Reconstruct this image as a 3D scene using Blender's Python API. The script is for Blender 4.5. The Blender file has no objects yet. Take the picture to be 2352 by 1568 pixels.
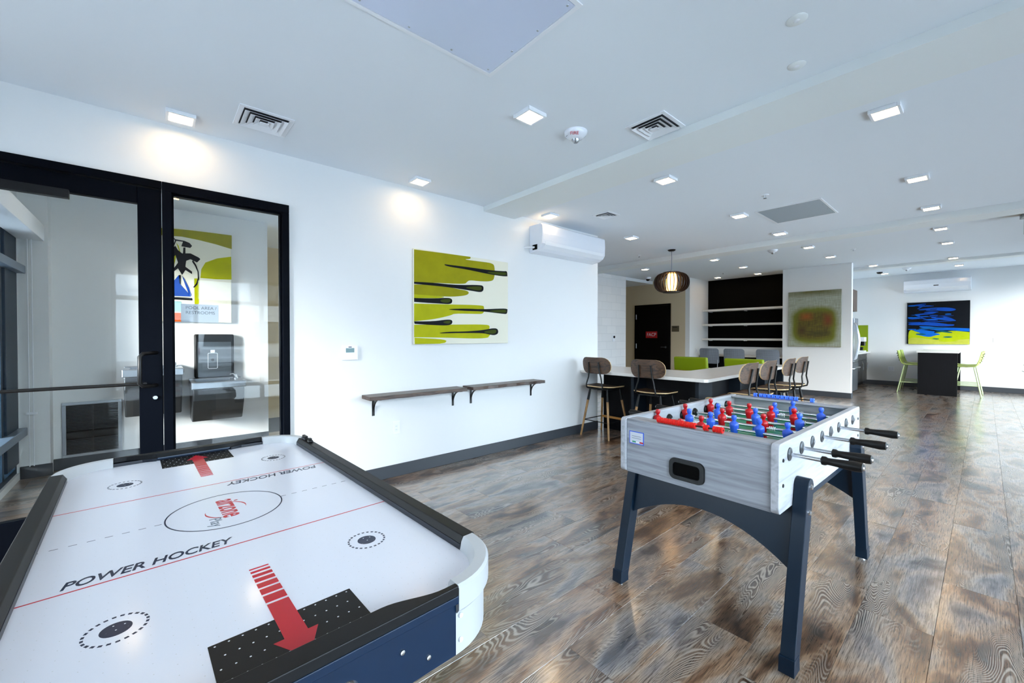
import bpy, bmesh, math, random
from mathutils import Vector, Matrix
random.seed(7)
sc = bpy.context.scene
COL = sc.collection
PI = math.pi

# ---------------------------------------------------------------- camera, world, exposure
H = 1.32
cam_d = bpy.data.cameras.new('camera'); cam = bpy.data.objects.new('camera', cam_d); COL.objects.link(cam)
cam.location = (0, 0, H)
cam.rotation_euler = (PI/2 - .0115, 0, .8553 - PI/2)
cam_d.sensor_width = 36; cam_d.lens = 36*944/2352; cam_d.clip_start = .05; cam_d.clip_end = 300
sc.camera = cam
sc.view_settings.view_transform = 'Standard'; sc.view_settings.look = 'None'
sc.view_settings.gamma = 1; sc.view_settings.use_curve_mapping = False
sc.view_settings.exposure = 1.47
w = bpy.data.worlds.new('overcast_sky'); sc.world = w; w.use_nodes = True
bg = w.node_tree.nodes['Background']; bg.inputs[0].default_value = (.72, .87, 1.0, 1); bg.inputs[1].default_value = 6.0
try:
    sc.cycles.use_denoising = True
    sc.cycles.max_bounces = 10; sc.cycles.diffuse_bounces = 6; sc.cycles.glossy_bounces = 4; sc.cycles.transparent_max_bounces = 12
    sc.cycles.caustics_reflective = False; sc.cycles.caustics_refractive = False
    sc.cycles.sample_clamp_indirect = 8
except Exception:
    pass

sun_d = bpy.data.lights.new('hazy_sun', 'SUN'); sun = bpy.data.objects.new('hazy_sun', sun_d); COL.objects.link(sun)
sun_d.energy = 9.0; sun_d.angle = math.radians(24); sun_d.color = (1, .97, .92)
sun.rotation_euler = Vector((math.cos(math.radians(35)), math.sin(math.radians(35)), -math.tan(math.radians(15)))).to_track_quat('-Z', 'Y').to_euler()

def portal(loc, rot, sx, sy):          # marks the window openings for sampling the sky; gives no light of its own
    d = bpy.data.lights.new('window_portal', 'AREA'); d.shape = 'RECTANGLE'; d.size = sx; d.size_y = sy
    d.cycles.is_portal = True
    o = bpy.data.objects.new('window_portal', d); COL.objects.link(o); o.location = loc; o.rotation_euler = rot
portal((6.5, -1.75, 1.2), (PI/2, 0, 0), 17.2, 2.6)
portal((-1.12, 4.85, 1.2), (PI/2, 0, -PI/2), 2.2, 2.5)
portal((-2.5, 2.45, 1.2), (PI/2, 0, -PI/2), 2.0, 2.6)

# ---------------------------------------------------------------- materials
def lin(c):
    return tuple(((x/255)/12.92 if x/255 <= .04045 else ((x/255+.055)/1.055)**2.4) for x in c) + (1,)
def new(name):
    m = bpy.data.materials.new(name); m.use_nodes = True
    nt = m.node_tree; return m, nt, nt.nodes['Principled BSDF']
def N(nt, t, **kw):
    n = nt.nodes.new(t)
    for k, v in kw.items():
        if k.startswith('_'): setattr(n, k[1:], v)
        else: n.inputs[k.replace('__', ' ')].default_value = v
    return n
def mat(name, c, rough=.5, metal=0, spec=.5, noise=0, nscale=40, bump=0, coat=0):
    m, nt, b = new(name)
    b.inputs['Base Color'].default_value = lin(c); b.inputs['Roughness'].default_value = rough
    b.inputs['Metallic'].default_value = metal; b.inputs['Specular IOR Level'].default_value = spec
    b.inputs['Coat Weight'].default_value = coat
    if noise or bump:
        tc = N(nt, 'ShaderNodeTexCoord'); n = N(nt, 'ShaderNodeTexNoise', Scale=nscale, Detail=3.0)
        nt.links.new(tc.outputs['Object'], n.inputs['Vector'])
        if noise:
            r = N(nt, 'ShaderNodeMapRange'); r.inputs[3].default_value = 1-noise; r.inputs[4].default_value = 1+noise*.5
            nt.links.new(n.outputs[0], r.inputs[0])
            mx = N(nt, 'ShaderNodeMix', _data_type='RGBA', _blend_type='MULTIPLY'); mx.inputs[0].default_value = 1
            mx.inputs[6].default_value = lin(c); nt.links.new(r.outputs[0], mx.inputs[7]); nt.links.new(mx.outputs[2], b.inputs['Base Color'])
        if bump:
            bp = N(nt, 'ShaderNodeBump', Strength=bump, Distance=.002)
            nt.links.new(n.outputs[0], bp.inputs['Height']); nt.links.new(bp.outputs[0], b.inputs['Normal'])
    return m
def emit(name, c, s):
    m, nt, b = new(name); b.inputs['Base Color'].default_value = c; b.inputs['Emission Color'].default_value = c
    b.inputs['Emission Strength'].default_value = s; return m
def glass(name, tint=(1, 1, 1, 1), refl=1.0, rough=0.0):
    m, nt, b = new(name); nt.nodes.remove(b); out = nt.nodes['Material Output']
    t = N(nt, 'ShaderNodeBsdfTransparent', Color=tint); g = N(nt, 'ShaderNodeBsdfGlossy', Roughness=rough)
    f = N(nt, 'ShaderNodeFresnel', IOR=1.5); mu = N(nt, 'ShaderNodeMath', _operation='MULTIPLY'); mu.inputs[1].default_value = refl
    mx = N(nt, 'ShaderNodeMixShader')
    nt.links.new(f.outputs[0], mu.inputs[0]); nt.links.new(mu.outputs[0], mx.inputs[0])
    nt.links.new(t.outputs[0], mx.inputs[1]); nt.links.new(g.outputs[0], mx.inputs[2]); nt.links.new(mx.outputs[0], out.inputs[0])
    return m
def ramp(nt, stops):
    r = N(nt, 'ShaderNodeValToRGB'); e = r.color_ramp.elements
    e[0].position, e[0].color = stops[0][0], lin(stops[0][1]); e[1].position, e[1].color = stops[-1][0], lin(stops[-1][1])
    for p, c in stops[1:-1]:
        k = e.new(p); k.color = lin(c)
    return r
def wood(name, stops, sc_=(3, 40, 40), rough=.45, det=5, dist=1.2):      # grain runs along the first axis
    m, nt, b = new(name); tc = N(nt, 'ShaderNodeTexCoord'); mp = N(nt, 'ShaderNodeMapping'); mp.inputs[3].default_value = sc_
    oi = N(nt, 'ShaderNodeObjectInfo'); nt.links.new(oi.outputs['Random'], mp.inputs[1])
    n = N(nt, 'ShaderNodeTexNoise', Scale=1.0, Detail=det, Distortion=dist)
    r = ramp(nt, stops)
    nt.links.new(tc.outputs['Object'], mp.inputs[0]); nt.links.new(mp.outputs[0], n.inputs['Vector'])
    nt.links.new(n.outputs[0], r.inputs[0]); nt.links.new(r.outputs[0], b.inputs['Base Color'])
    b.inputs['Roughness'].default_value = rough
    return m

def plank_mat():
    m, nt, b = new('limed_oak_plank'); L = nt.links.new
    geo = N(nt, 'ShaderNodeNewGeometry'); oi = N(nt, 'ShaderNodeObjectInfo')
    ad = N(nt, 'ShaderNodeMath', _operation='ADD'); L(geo.outputs['Random Per Island'], ad.inputs[0]); L(oi.outputs['Random'], ad.inputs[1])
    fr = N(nt, 'ShaderNodeMath', _operation='FRACT'); L(ad.outputs[0], fr.inputs[0])
    rnd = fr.outputs[0]
    off = N(nt, 'ShaderNodeMath', _operation='MULTIPLY'); L(rnd, off.inputs[0]); off.inputs[1].default_value = 57.0
    cb = N(nt, 'ShaderNodeCombineXYZ'); L(off.outputs[0], cb.inputs[0]); L(off.outputs[0], cb.inputs[2])
    va = N(nt, 'ShaderNodeVectorMath', _operation='ADD'); L(geo.outputs['Position'], va.inputs[0]); L(cb.outputs[0], va.inputs[1])
    def nz(scale, det=3, dist=0, rough=.5):
        mp = N(nt, 'ShaderNodeMapping'); mp.inputs[3].default_value = scale; L(va.outputs[0], mp.inputs[0])
        n = N(nt, 'ShaderNodeTexNoise', Scale=1.0, Detail=det, Distortion=dist, Roughness=rough); L(mp.outputs[0], n.inputs['Vector']); return n.outputs[0]
    big = nz((1.9, 5.0, 1), 3, .5, .55)                     # broad patches of stain
    # cathedral rings: contour lines of a stretched noise
    f1 = nz((1.25, 6.0, 1), 2.2, .25, .42)
    mu = N(nt, 'ShaderNodeMath', _operation='MULTIPLY'); L(f1, mu.inputs[0]); mu.inputs[1].default_value = 390
    sn = N(nt, 'ShaderNodeMath', _operation='SINE'); L(mu.outputs[0], sn.inputs[0])
    rg = N(nt, 'ShaderNodeMapRange'); L(sn.outputs[0], rg.inputs[0]); rg.inputs[1].default_value = -.3; rg.inputs[2].default_value = .9
    fine = nz((10, 210, 1), 5, .35, .72)                 # straight pores
    mask = nz((1.1, 5.5, 1), 2, .2)                    # where rings show
    mk = N(nt, 'ShaderNodeMapRange'); L(mask, mk.inputs[0]); mk.inputs[1].default_value = .50; mk.inputs[2].default_value = .66
    # base stain
    base = ramp(nt, [(.32, (54, 47, 45)), (.40, (122, 95, 74)), (.465, (172, 146, 122)), (.53, (188, 176, 164)), (.60, (158, 154, 156)), (.68, (74, 77, 87))])
    L(big, base.inputs[0])
    tint = ramp(nt, [(0, (218, 176, 136)), (.3, (226, 204, 184)), (.65, (220, 214, 210)), (1, (178, 178, 184))])
    L(rnd, tint.inputs[0])
    m1 = N(nt, 'ShaderNodeMix', _data_type='RGBA', _blend_type='MULTIPLY'); m1.inputs[0].default_value = .6
    L(base.outputs[0], m1.inputs[6]); L(tint.outputs[0], m1.inputs[7])
    # pores darken and lime lightens
    pr = ramp(nt, [(.36, (52, 46, 42)), (.46, (168, 160, 154)), (.55, (236, 232, 228)), (.64, (255, 255, 255))]); L(fine, pr.inputs[0])
    m2 = N(nt, 'ShaderNodeMix', _data_type='RGBA', _blend_type='MULTIPLY'); m2.inputs[0].default_value = .72
    L(m1.outputs[2], m2.inputs[6]); L(pr.outputs[0], m2.inputs[7])
    inv = N(nt, 'ShaderNodeMath', _operation='MULTIPLY'); L(rg.outputs[0], inv.inputs[0]); L(mk.outputs[0], inv.inputs[1])
    dk = N(nt, 'ShaderNodeMix', _data_type='RGBA', _blend_type='MULTIPLY'); dk.inputs[7].default_value = lin((176, 166, 158))
    L(mk.outputs[0], dk.inputs[0]); L(m2.outputs[2], dk.inputs[6])
    li = N(nt, 'ShaderNodeMix', _data_type='RGBA'); li.inputs[7].default_value = lin((206, 196, 184))
    sc2 = N(nt, 'ShaderNodeMath', _operation='MULTIPLY'); L(inv.outputs[0], sc2.inputs[0]); sc2.inputs[1].default_value = .5
    L(sc2.outputs[0], li.inputs[0]); L(dk.outputs[2], li.inputs[6]); L(li.outputs[2], b.inputs['Base Color'])
    rr = N(nt, 'ShaderNodeMapRange'); L(fine, rr.inputs[0]); rr.inputs[3].default_value = .2; rr.inputs[4].default_value = .38
    L(rr.outputs[0], b.inputs['Roughness']); b.inputs['Specular IOR Level'].default_value = .35; b.inputs['Coat Weight'].default_value = 1.0; b.inputs['Coat Roughness'].default_value = .17; b.inputs['Coat IOR'].default_value = 2.0
    bp = N(nt, 'ShaderNodeBump', Strength=.12, Distance=.0006); L(fine, bp.inputs['Height']); L(bp.outputs[0], b.inputs['Normal'])
    return m

def block_mat():          # painted masonry: faint coursing
    m, nt, b = new('painted_block'); L = nt.links.new
    geo = N(nt, 'ShaderNodeTexCoord'); mp = N(nt, 'ShaderNodeMapping'); mp.inputs[2].default_value = (PI/2, 0, 0); L(geo.outputs['Object'], mp.inputs[0])
    br = N(nt, 'ShaderNodeTexBrick', Scale=1.0); br.inputs['Brick Width'].default_value = .4; br.inputs['Row Height'].default_value = .2; br.inputs['Mortar Size'].default_value = .006
    br.inputs['Color1'].default_value = lin((228, 228, 228)); br.inputs['Color2'].default_value = lin((222, 223, 224)); br.inputs['Mortar'].default_value = lin((212, 213, 214))
    L(mp.outputs[0], br.inputs['Vector']); L(br.outputs[0], b.inputs['Base Color']); b.inputs['Roughness'].default_value = .6
    return m

def weave_mat():
    m, nt, b = new('grey_perforated_plastic'); L = nt.links.new
    tc = N(nt, 'ShaderNodeTexCoord'); mp = N(nt, 'ShaderNodeMapping'); mp.inputs[3].default_value = (44, 44, 44); mp.inputs[2].default_value = (.0, 0, 0)
    L(tc.outputs['Object'], mp.inputs[0])
    sx = N(nt, 'ShaderNodeSeparateXYZ'); L(mp.outputs[0], sx.inputs[0])
    a = N(nt, 'ShaderNodeMath', _operation='ADD'); L(sx.outputs[1], a.inputs[0]); L(sx.outputs[2], a.inputs[1])
    s = N(nt, 'ShaderNodeMath', _operation='SUBTRACT'); L(sx.outputs[1], s.inputs[0]); L(sx.outputs[2], s.inputs[1])
    def si(o):
        q = N(nt, 'ShaderNodeMath', _operation='MULTIPLY'); L(o, q.inputs[0]); q.inputs[1].default_value = PI
        r = N(nt, 'ShaderNodeMath', _operation='SINE'); L(q.outputs[0], r.inputs[0]); return r.outputs[0]
    mu = N(nt, 'ShaderNodeMath', _operation='MULTIPLY'); L(si(a.outputs[0]), mu.inputs[0]); L(si(s.outputs[0]), mu.inputs[1])
    r = ramp(nt, [(.40, (136, 144, 156)), (.66, (96, 104, 116))]); mr = N(nt, 'ShaderNodeMapRange'); mr.inputs[1].default_value = -1
    L(mu.outputs[0], mr.inputs[0]); L(mr.outputs[0], r.inputs[0]); L(r.outputs[0], b.inputs['Base Color']); b.inputs['Roughness'].default_value = .45
    return m

def colour_field_mat():    # soft green-grey abstract canvas with a rusty square
    m, nt, b = new('green_abstract_paint'); L = nt.links.new
    tc = N(nt, 'ShaderNodeTexCoord'); sp = N(nt, 'ShaderNodeSeparateXYZ'); L(tc.outputs['Object'], sp.inputs[0])
    def nz(scale, det=4):
        mp = N(nt, 'ShaderNodeMapping'); mp.inputs[3].default_value = scale; L(tc.outputs['Object'], mp.inputs[0])
        n = N(nt, 'ShaderNodeTexNoise', Scale=1.0, Detail=det); L(mp.outputs[0], n.inputs['Vector']); return n.outputs[0]
    h = nz((2, 6, 60)); v = nz((2, 60, 6)); cl = nz((3, 5, 5))
    def mth(op, a, bb):
        q = N(nt, 'ShaderNodeMath', _operation=op)
        for i, x in enumerate((a, bb)):
            if isinstance(x, (int, float)): q.inputs[i].default_value = x
            else: L(x, q.inputs[i])
        return q.outputs[0]
    grain = mth('ADD', mth('MULTIPLY', h, .5), mth('MULTIPLY', v, .5))
    base = ramp(nt, [(.3, (128, 132, 112)), (.5, (154, 159, 142)), (.7, (176, 181, 170))]); L(grain, base.inputs[0])
    wob = mth('MULTIPLY', mth('SUBTRACT', cl, .5), .16)
    def boxd(cy, cz, hy, hz):     # soft rounded square mask in the canvas plane
        ay = mth('DIVIDE', mth('ABSOLUTE', mth('SUBTRACT', sp.outputs[1], cy), 0), hy)
        az = mth('DIVIDE', mth('ABSOLUTE', mth('SUBTRACT', sp.outputs[2], cz), 0), hz)
        d = mth('POWER', mth('ADD', mth('POWER', ay, 4), mth('POWER', az, 4)), .25)
        return mth('ADD', d, wob)
    def layer(prev, mask_in, lo, hi, col, k=1):
        mr = N(nt, 'ShaderNodeMapRange'); L(mask_in, mr.inputs[0]); mr.inputs[1].default_value = hi; mr.inputs[2].default_value = lo
        mu = mth('MULTIPLY', mr.outputs[0], k)
        x = N(nt, 'ShaderNodeMix', _data_type='RGBA'); L(mu, x.inputs[0]); L(prev, x.inputs[6])
        if isinstance(col, tuple): x.inputs[7].default_value = lin(col)
        else: L(col, x.inputs[7])
        return x.outputs[2]
    c = layer(base.outputs[0], boxd(0, -.15, .44, .43), .84, 1.06, (108, 114, 12))
    mid = ramp(nt, [(.35, (62, 44, 6)), (.5, (84, 72, 6)), (.65, (102, 94, 8))]); L(grain, mid.inputs[0])
    c = layer(c, boxd(0, -.15, .34, .33), .75, 1.2, mid.outputs[0])
    c = layer(c, boxd(0, -.13, .31, .29), .98, .70, (52, 34, 6), .0)
    c = layer(c, boxd(.14, .06, .11, .08), .2, 1.5, (150, 72, 12), .75)
    c = layer(c, boxd(-.26, -.02, .08, .13), .2, 1.5, (120, 40, 10), .75)
    c = layer(c, boxd(.22, -.25, .07, .10), .2, 1.5, (60, 26, 6), .7)
    c = layer(c, boxd(-.08, -.32, .2, .06), .2, 1.5, (48, 44, 6), .7)
    c = layer(c, boxd(0, .62, .7, .12), .2, 1.2, (84, 82, 10), .9)
    c = layer(c, boxd(0, -.66, .7, .05), .2, 1.3, (120, 96, 30), .7)
    L(c, b.inputs['Base Color']); b.inputs['Roughness'].default_value = .6
    return m

M = {}
M['wall'] = mat('white_wall_paint', (229, 231, 232), .75, bump=.05, nscale=180)
M['ceil'] = mat('ceiling_paint', (226, 232, 238), .85)
M['beam'] = mat('beam_paint', (228, 232, 232), .8)
M['base'] = mat('charcoal_rubber_base', (56, 61, 68), .45)
M['plank'] = plank_mat()
M['subfloor'] = mat('dark_joint', (30, 26, 24), .8)
M['block'] = block_mat()
M['tan'] = mat('warm_light_tan', (206, 190, 160), .75)  # tan base colour stands in for warm light on dim white walls
M['teal'] = mat('blue_black_window_frame', (5, 34, 54), .45, spec=.3)
M['alu'] = mat('black_anodised_frame', (2, 5, 13), .5, 0, .05)
M['glass'] = glass('clear_glass', (.97, .985, .98, 1), .62)
M['winglass'] = glass('window_glass', (.99, 1, 1, 1), .8)
M['black'] = mat('black_satin', (9, 10, 12), .38, spec=.35)
M['blackm'] = mat('black_matt', (3, 3, 3), .7, spec=.08)
M['chrome'] = mat('chrome', (205, 208, 212), .18, 1)
M['steel'] = mat('brushed_steel', (168, 172, 178), .32, 1)
M['dsteel'] = mat('dark_stainless', (88, 92, 96), .34, .9)
M['white'] = mat('white_plastic', (232, 235, 240), .3)
M['gwhite'] = mat('glossy_white', (230, 234, 242), .14, spec=.6)
M['quartz'] = mat('white_quartz', (226, 224, 220), .25, noise=.06, nscale=14)
M['hwhite'] = mat('white_playfield', (228, 232, 243), .14, spec=.35)
M['hcorner'] = mat('white_moulded_corner', (188, 191, 194), .4)
M['hblack'] = mat('black_rail_vinyl', (13, 14, 17), .45, noise=.2, nscale=20, spec=.25)
M['hnavy'] = mat('navy_black_rail_side', (16, 24, 38), .35)
M['hskirt'] = mat('navy_laminate_panel', (3, 32, 60), .42, noise=.25, nscale=12, spec=.3)
M['red'] = mat('red_print', (190, 3, 34), .3)
M['navy'] = mat('navy_print', (18, 36, 66), .3)
M['greyp'] = mat('grey_print', (96, 112, 130), .3)
M['lred'] = mat('red_score_plastic', (222, 20, 12), .35)
M['pred'] = mat('red_player_plastic', (186, 6, 22), .35)
M['pblue'] = mat('blue_player_plastic', (52, 98, 220), .35)
M['sblue'] = mat('blue_score_plastic', (64, 118, 240), .35)
M['field'] = mat('green_pitch', (30, 150, 108), .35)
M['grip'] = mat('black_grip_rubber', (7, 8, 10), .42, spec=.3)
M['legblue'] = mat('blue_black_steel', (4, 25, 43), .4, spec=.3)
M['greywood'] = wood('grey_washed_wood', [(.3, (116, 118, 124)), (.45, (160, 164, 172)), (.55, (182, 186, 194)), (.7, (150, 154, 162))], (2.2, 34, 34), .4, dist=.35)
M['greywoody'] = wood('grey_washed_wood_end', [(.28, (122, 125, 132)), (.44, (146, 150, 158)), (.56, (160, 164, 173)), (.72, (140, 144, 152))], (34, 2.6, 40), .4, dist=.35)
M['palewood'] = wood('pale_washed_wood', [(.28, (140, 142, 148)), (.5, (182, 185, 192)), (.7, (166, 169, 178))], (3, 30, 30), .38, dist=.35)
M['walnut'] = wood('walnut_ply', [(.3, (34, 23, 16)), (.45, (62, 43, 30)), (.55, (86, 62, 44)), (.7, (52, 36, 26))], (30, 3.5, 34), .4)
M['plyedge'] = mat('pale_ply_edge', (206, 178, 132), .5)
M['legwood'] = wood('oak_leg', [(.3, (104, 74, 44)), (.5, (150, 112, 68)), (.7, (176, 136, 88))], (30, 30, 3), .45)
M['brass'] = mat('warm_wood_footrest', (168, 116, 50), .45)
M['shelfwood'] = wood('dark_shelf_wood', [(.3, (44, 32, 28)), (.5, (74, 56, 48)), (.7, (98, 78, 66))], (3, 34, 34), .38)
M['lime'] = mat('lime_vinyl', (132, 154, 4), .4, spec=.35)
M['limep'] = mat('lime_plastic', (168, 186, 90), .4)
M['limel'] = mat('pale_lime_metal', (184, 204, 150), .4)
M['weave'] = weave_mat()
M['bar'] = wood('espresso_laminate', [(.3, (4, 5, 8)), (.55, (11, 12, 16)), (.7, (7, 8, 11))], (60, 60, 3), .5)
M['bar'].node_tree.nodes['Principled BSDF'].inputs['Specular IOR Level'].default_value = .15
M['barnavy'] = mat('navy_support_panel', (14, 24, 34), .5, spec=.25)
M['door'] = mat('black_door_paint', (5, 4, 4), .5, spec=.12)
M['bronze'] = mat('bronze_plaque', (92, 82, 60), .4, .3)
M['sign'] = mat('white_sign', (206, 212, 222), .3)
M['redsign'] = mat('red_sign', (176, 8, 22), .35)
M['led'] = emit('warm_led', (1.0, .70, .38, 1), 15)
M['lamp'] = emit('lamp_paper', (1.0, .52, .15, 1), 2.5)
M['slat'] = wood('dark_lamp_wood', [(.3, (22, 9, 5)), (.6, (40, 18, 10))], (20, 20, 6), .4)
M['lcd'] = mat('lcd_screen', (74, 112, 116), .2)
M['dark'] = mat('dark_recess', (9, 10, 12), .8, spec=.1)
M['blade'] = mat('dark_leaf', (18, 44, 26), .4)
M['pot'] = mat('grey_planter', (120, 122, 124), .6)
M['greenacr'] = mat('green_acrylic', (40, 130, 84), .25)
M['art1'] = colour_field_mat()
for k, c in dict(y=(152, 148, 8), z=(178, 180, 6), d=(5, 7, 15), o=(58, 70, 4), b=(14, 72, 170), c=(10, 98, 196), g=(20, 92, 92), Y=(176, 190, 14), L=(188, 190, 72), t=(150, 198, 200), r=(196, 84, 18)).items():
    M['a_'+k] = mat('paint_'+{'y': 'olive_yellow', 'z': 'bright_yellow', 'd': 'ink', 'o': 'olive', 'b': 'blue', 'c': 'azure', 'g': 'teal', 'Y': 'lemon', 'L': 'pale_lemon', 't': 'aqua', 'r': 'orange'}[k], c, .55, spec=.12, noise=.22, nscale=9)
M['cream'] = mat('cream_canvas', (226, 224, 206), .6)
M['night'] = mat('blue_black_canvas', (3, 8, 16), .6, spec=.15)
M['concrete'] = mat('pale_concrete', (186, 190, 194), .8, noise=.15, nscale=3)
M['ductgrey'] = mat('duct_shadow_grey', (58, 62, 68), .8)
M['asphalt'] = mat('asphalt', (78, 82, 90), .8)
M['siding'] = mat('white_siding', (214, 217, 222), .6)
M['wpane'] = mat('distant_window', (70, 84, 100), .2)
M['car'] = mat('white_car_paint', (224, 226, 230), .2)
M['carglass'] = mat('tinted_car_glass', (30, 36, 44), .1)
M['tail'] = mat('red_tail_lens', (140, 12, 12), .3)

# ---------------------------------------------------------------- mesh helpers
class MB:
    def __init__(s): s.v = []; s.f = []; s.mi = []; s.m = 0; s.T = None
    def add(s, vs, fs, mi=None):
        o = len(s.v)
        s.v += [tuple(s.T @ Vector(p)) if s.T is not None else tuple(p) for p in vs]
        s.f += [tuple(o+i for i in f) for f in fs]; s.mi += [s.m if mi is None else mi]*len(fs)
        return s
    def box(s, x0, x1, y0, y1, z0, z1):
        return s.add([(x0,y0,z0),(x1,y0,z0),(x1,y1,z0),(x0,y1,z0),(x0,y0,z1),(x1,y0,z1),(x1,y1,z1),(x0,y1,z1)],
                     [(3,2,1,0),(4,5,6,7),(0,1,5,4),(1,2,6,5),(2,3,7,6),(3,0,4,7)])
    def prism(s, poly, a, b, ax='z'):
        n = len(poly)
        P = (lambda p, t: (p[0], p[1], t)) if ax == 'z' else (lambda p, t: (p[0], t, p[1])) if ax == 'y' else (lambda p, t: (t, p[0], p[1]))
        ar = sum(poly[i][0]*poly[(i+1) % n][1]-poly[(i+1) % n][0]*poly[i][1] for i in range(n))
        if (ar < 0) != (ax == 'y'): poly = poly[::-1]
        vs = [P(p, a) for p in poly]+[P(p, b) for p in poly]
        fs = [tuple(range(n-1, -1, -1)), tuple(range(n, 2*n))]+[(i, (i+1) % n, n+(i+1) % n, n+i) for i in range(n)]
        if a > b: fs = [f[::-1] for f in fs]
        return s.add(vs, fs)
    def cyl(s, p0, p1, r0, r1=None, n=12):
        r1 = r0 if r1 is None else r1
        p0, p1 = Vector(p0), Vector(p1); d = (p1-p0).normalized(); a = d.orthogonal().normalized(); c = d.cross(a)
        vs = [p0+(a*math.cos(t)+c*math.sin(t))*r0 for t in [2*PI*i/n for i in range(n)]]+[p1+(a*math.cos(t)+c*math.sin(t))*r1 for t in [2*PI*i/n for i in range(n)]]
        return s.add(vs, [tuple(range(n-1, -1, -1)), tuple(range(n, 2*n))]+[(i, (i+1) % n, n+(i+1) % n, n+i) for i in range(n)])
    def tube(s, pts, r, n=8):
        pts = [Vector(p) for p in pts]; m = len(pts); up = None; vs = []
        for i, p in enumerate(pts):
            d = (pts[min(i+1, m-1)]-pts[max(i-1, 0)]).normalized()
            a = d.orthogonal().normalized() if up is None else (up-d*up.dot(d)).normalized()
            up = a; c = d.cross(a); q = r[i] if isinstance(r, (list, tuple)) else r
            vs += [p+(a*math.cos(2*PI*k/n)+c*math.sin(2*PI*k/n))*q for k in range(n)]
        fs = [tuple(range(n-1, -1, -1)), tuple(range((m-1)*n, m*n))]
        for i in range(m-1):
            fs += [(i*n+k, i*n+(k+1) % n, (i+1)*n+(k+1) % n, (i+1)*n+k) for k in range(n)]
        return s.add(vs, fs)
    def lathe(s, prof, n=24, c=(0, 0, 0), ax='z'):
        vs = []; m = len(prof)
        for r, z in prof:
            for k in range(n):
                t = 2*PI*k/n; p = (r*math.cos(t), r*math.sin(t), z)
                if ax == 'x': p = (p[2], p[0], p[1])
                if ax == 'y': p = (p[1], p[2], p[0])
                vs.append((p[0]+c[0], p[1]+c[1], p[2]+c[2]))
        fs = [(i*n+k, i*n+(k+1) % n, (i+1)*n+(k+1) % n, (i+1)*n+k) for i in range(m-1) for k in range(n)]
        if prof[0][0] > 1e-6: fs.append(tuple(range(n-1, -1, -1)))
        if prof[-1][0] > 1e-6: fs.append(tuple(range((m-1)*n, m*n)))
        return s.add(vs, fs)
    def rbar(s, p0, p1, w, h):         # rectangular bar between two points, w across, h in the vertical sense
        p0, p1 = Vector(p0), Vector(p1); d = (p1-p0).normalized()
        a = d.cross(Vector((0, 0, 1)));  a = Vector((1, 0, 0)) if a.length < 1e-4 else a.normalized()
        c = a.cross(d).normalized(); vs = []
        for p in (p0, p1):
            vs += [p-a*w/2-c*h/2, p+a*w/2-c*h/2, p+a*w/2+c*h/2, p-a*w/2+c*h/2]
        return s.add(vs, [(3,2,1,0),(4,5,6,7),(0,1,5,4),(1,2,6,5),(2,3,7,6),(3,0,4,7)])
    def build(s, name, mats, parent=None, bevel=0, seg=2, smooth=0, loc=None, rot=None):
        me = bpy.data.meshes.new(name); me.from_pydata(s.v, [], s.f)
        if not isinstance(mats, (list, tuple)): mats = [mats]
        for m_ in mats: me.materials.append(M[m_] if isinstance(m_, str) else m_)
        me.polygons.foreach_set('material_index', s.mi)
        bm = bmesh.new(); bm.from_mesh(me); bmesh.ops.remove_doubles(bm, verts=bm.verts, dist=1e-5) if smooth else None
        bmesh.ops.recalc_face_normals(bm, faces=bm.faces); bm.to_mesh(me); bm.free()
        if smooth:
            me.polygons.foreach_set('use_smooth', [True]*len(me.polygons)); me.set_sharp_from_angle(angle=smooth)
        me.update()
        return obj(name, me, parent, bevel, seg, loc, rot)
def obj(name, me, parent=None, bevel=0, seg=2, loc=None, rot=None):
    o = bpy.data.objects.new(name, me); COL.objects.link(o); o.parent = parent
    if loc: o.location = loc
    if rot: o.rotation_euler = rot
    if bevel:
        b = o.modifiers.new('edge_rounding', 'BEVEL'); b.width = bevel; b.segments = seg; b.limit_method = 'ANGLE'; b.angle_limit = .6
    return o
def chaikin(p, keep, it=2):      # round the corners of a brush stroke, except where it runs off the canvas
    for _ in range(it):
        q = []; n = len(p)
        for i in range(n):
            a, c, d = p[i-1], p[i], p[(i+1) % n]
            if keep(c): q.append(c)
            else: q += [(c[0]*.75+a[0]*.25, c[1]*.75+a[1]*.25), (c[0]*.75+d[0]*.25, c[1]*.75+d[1]*.25)]
        p = q
    return p
def thing(name, label, cat, loc=(0, 0, 0), rz=0, group=None):
    o = bpy.data.objects.new(name, None); COL.objects.link(o); o.location = loc; o.rotation_euler = (0, 0, rz); o.empty_display_size = .1
    return tag(o, label, cat, group)
def tag(o, label, cat, group=None):
    o['label'] = label; o['category'] = cat
    if group: o['group'] = group
    return o
def struct(name, parts=None):
    o = bpy.data.objects.new(name, None); COL.objects.link(o); o['kind'] = 'structure'; return o
def st(o): o['kind'] = 'structure'; return o
def dup(root, loc, rz=None, label=None):
    r = root.copy(); COL.objects.link(r); r.location = loc
    if rz is not None: r.rotation_euler = (0, 0, rz)
    if label: r['label'] = label
    for ch in list(root.children):
        c = ch.copy(); COL.objects.link(c); c.parent = r
        for g in list(ch.children):
            d = g.copy(); COL.objects.link(d); d.parent = c
    return r
def Bx(*a): return MB().box(*a)
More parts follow.
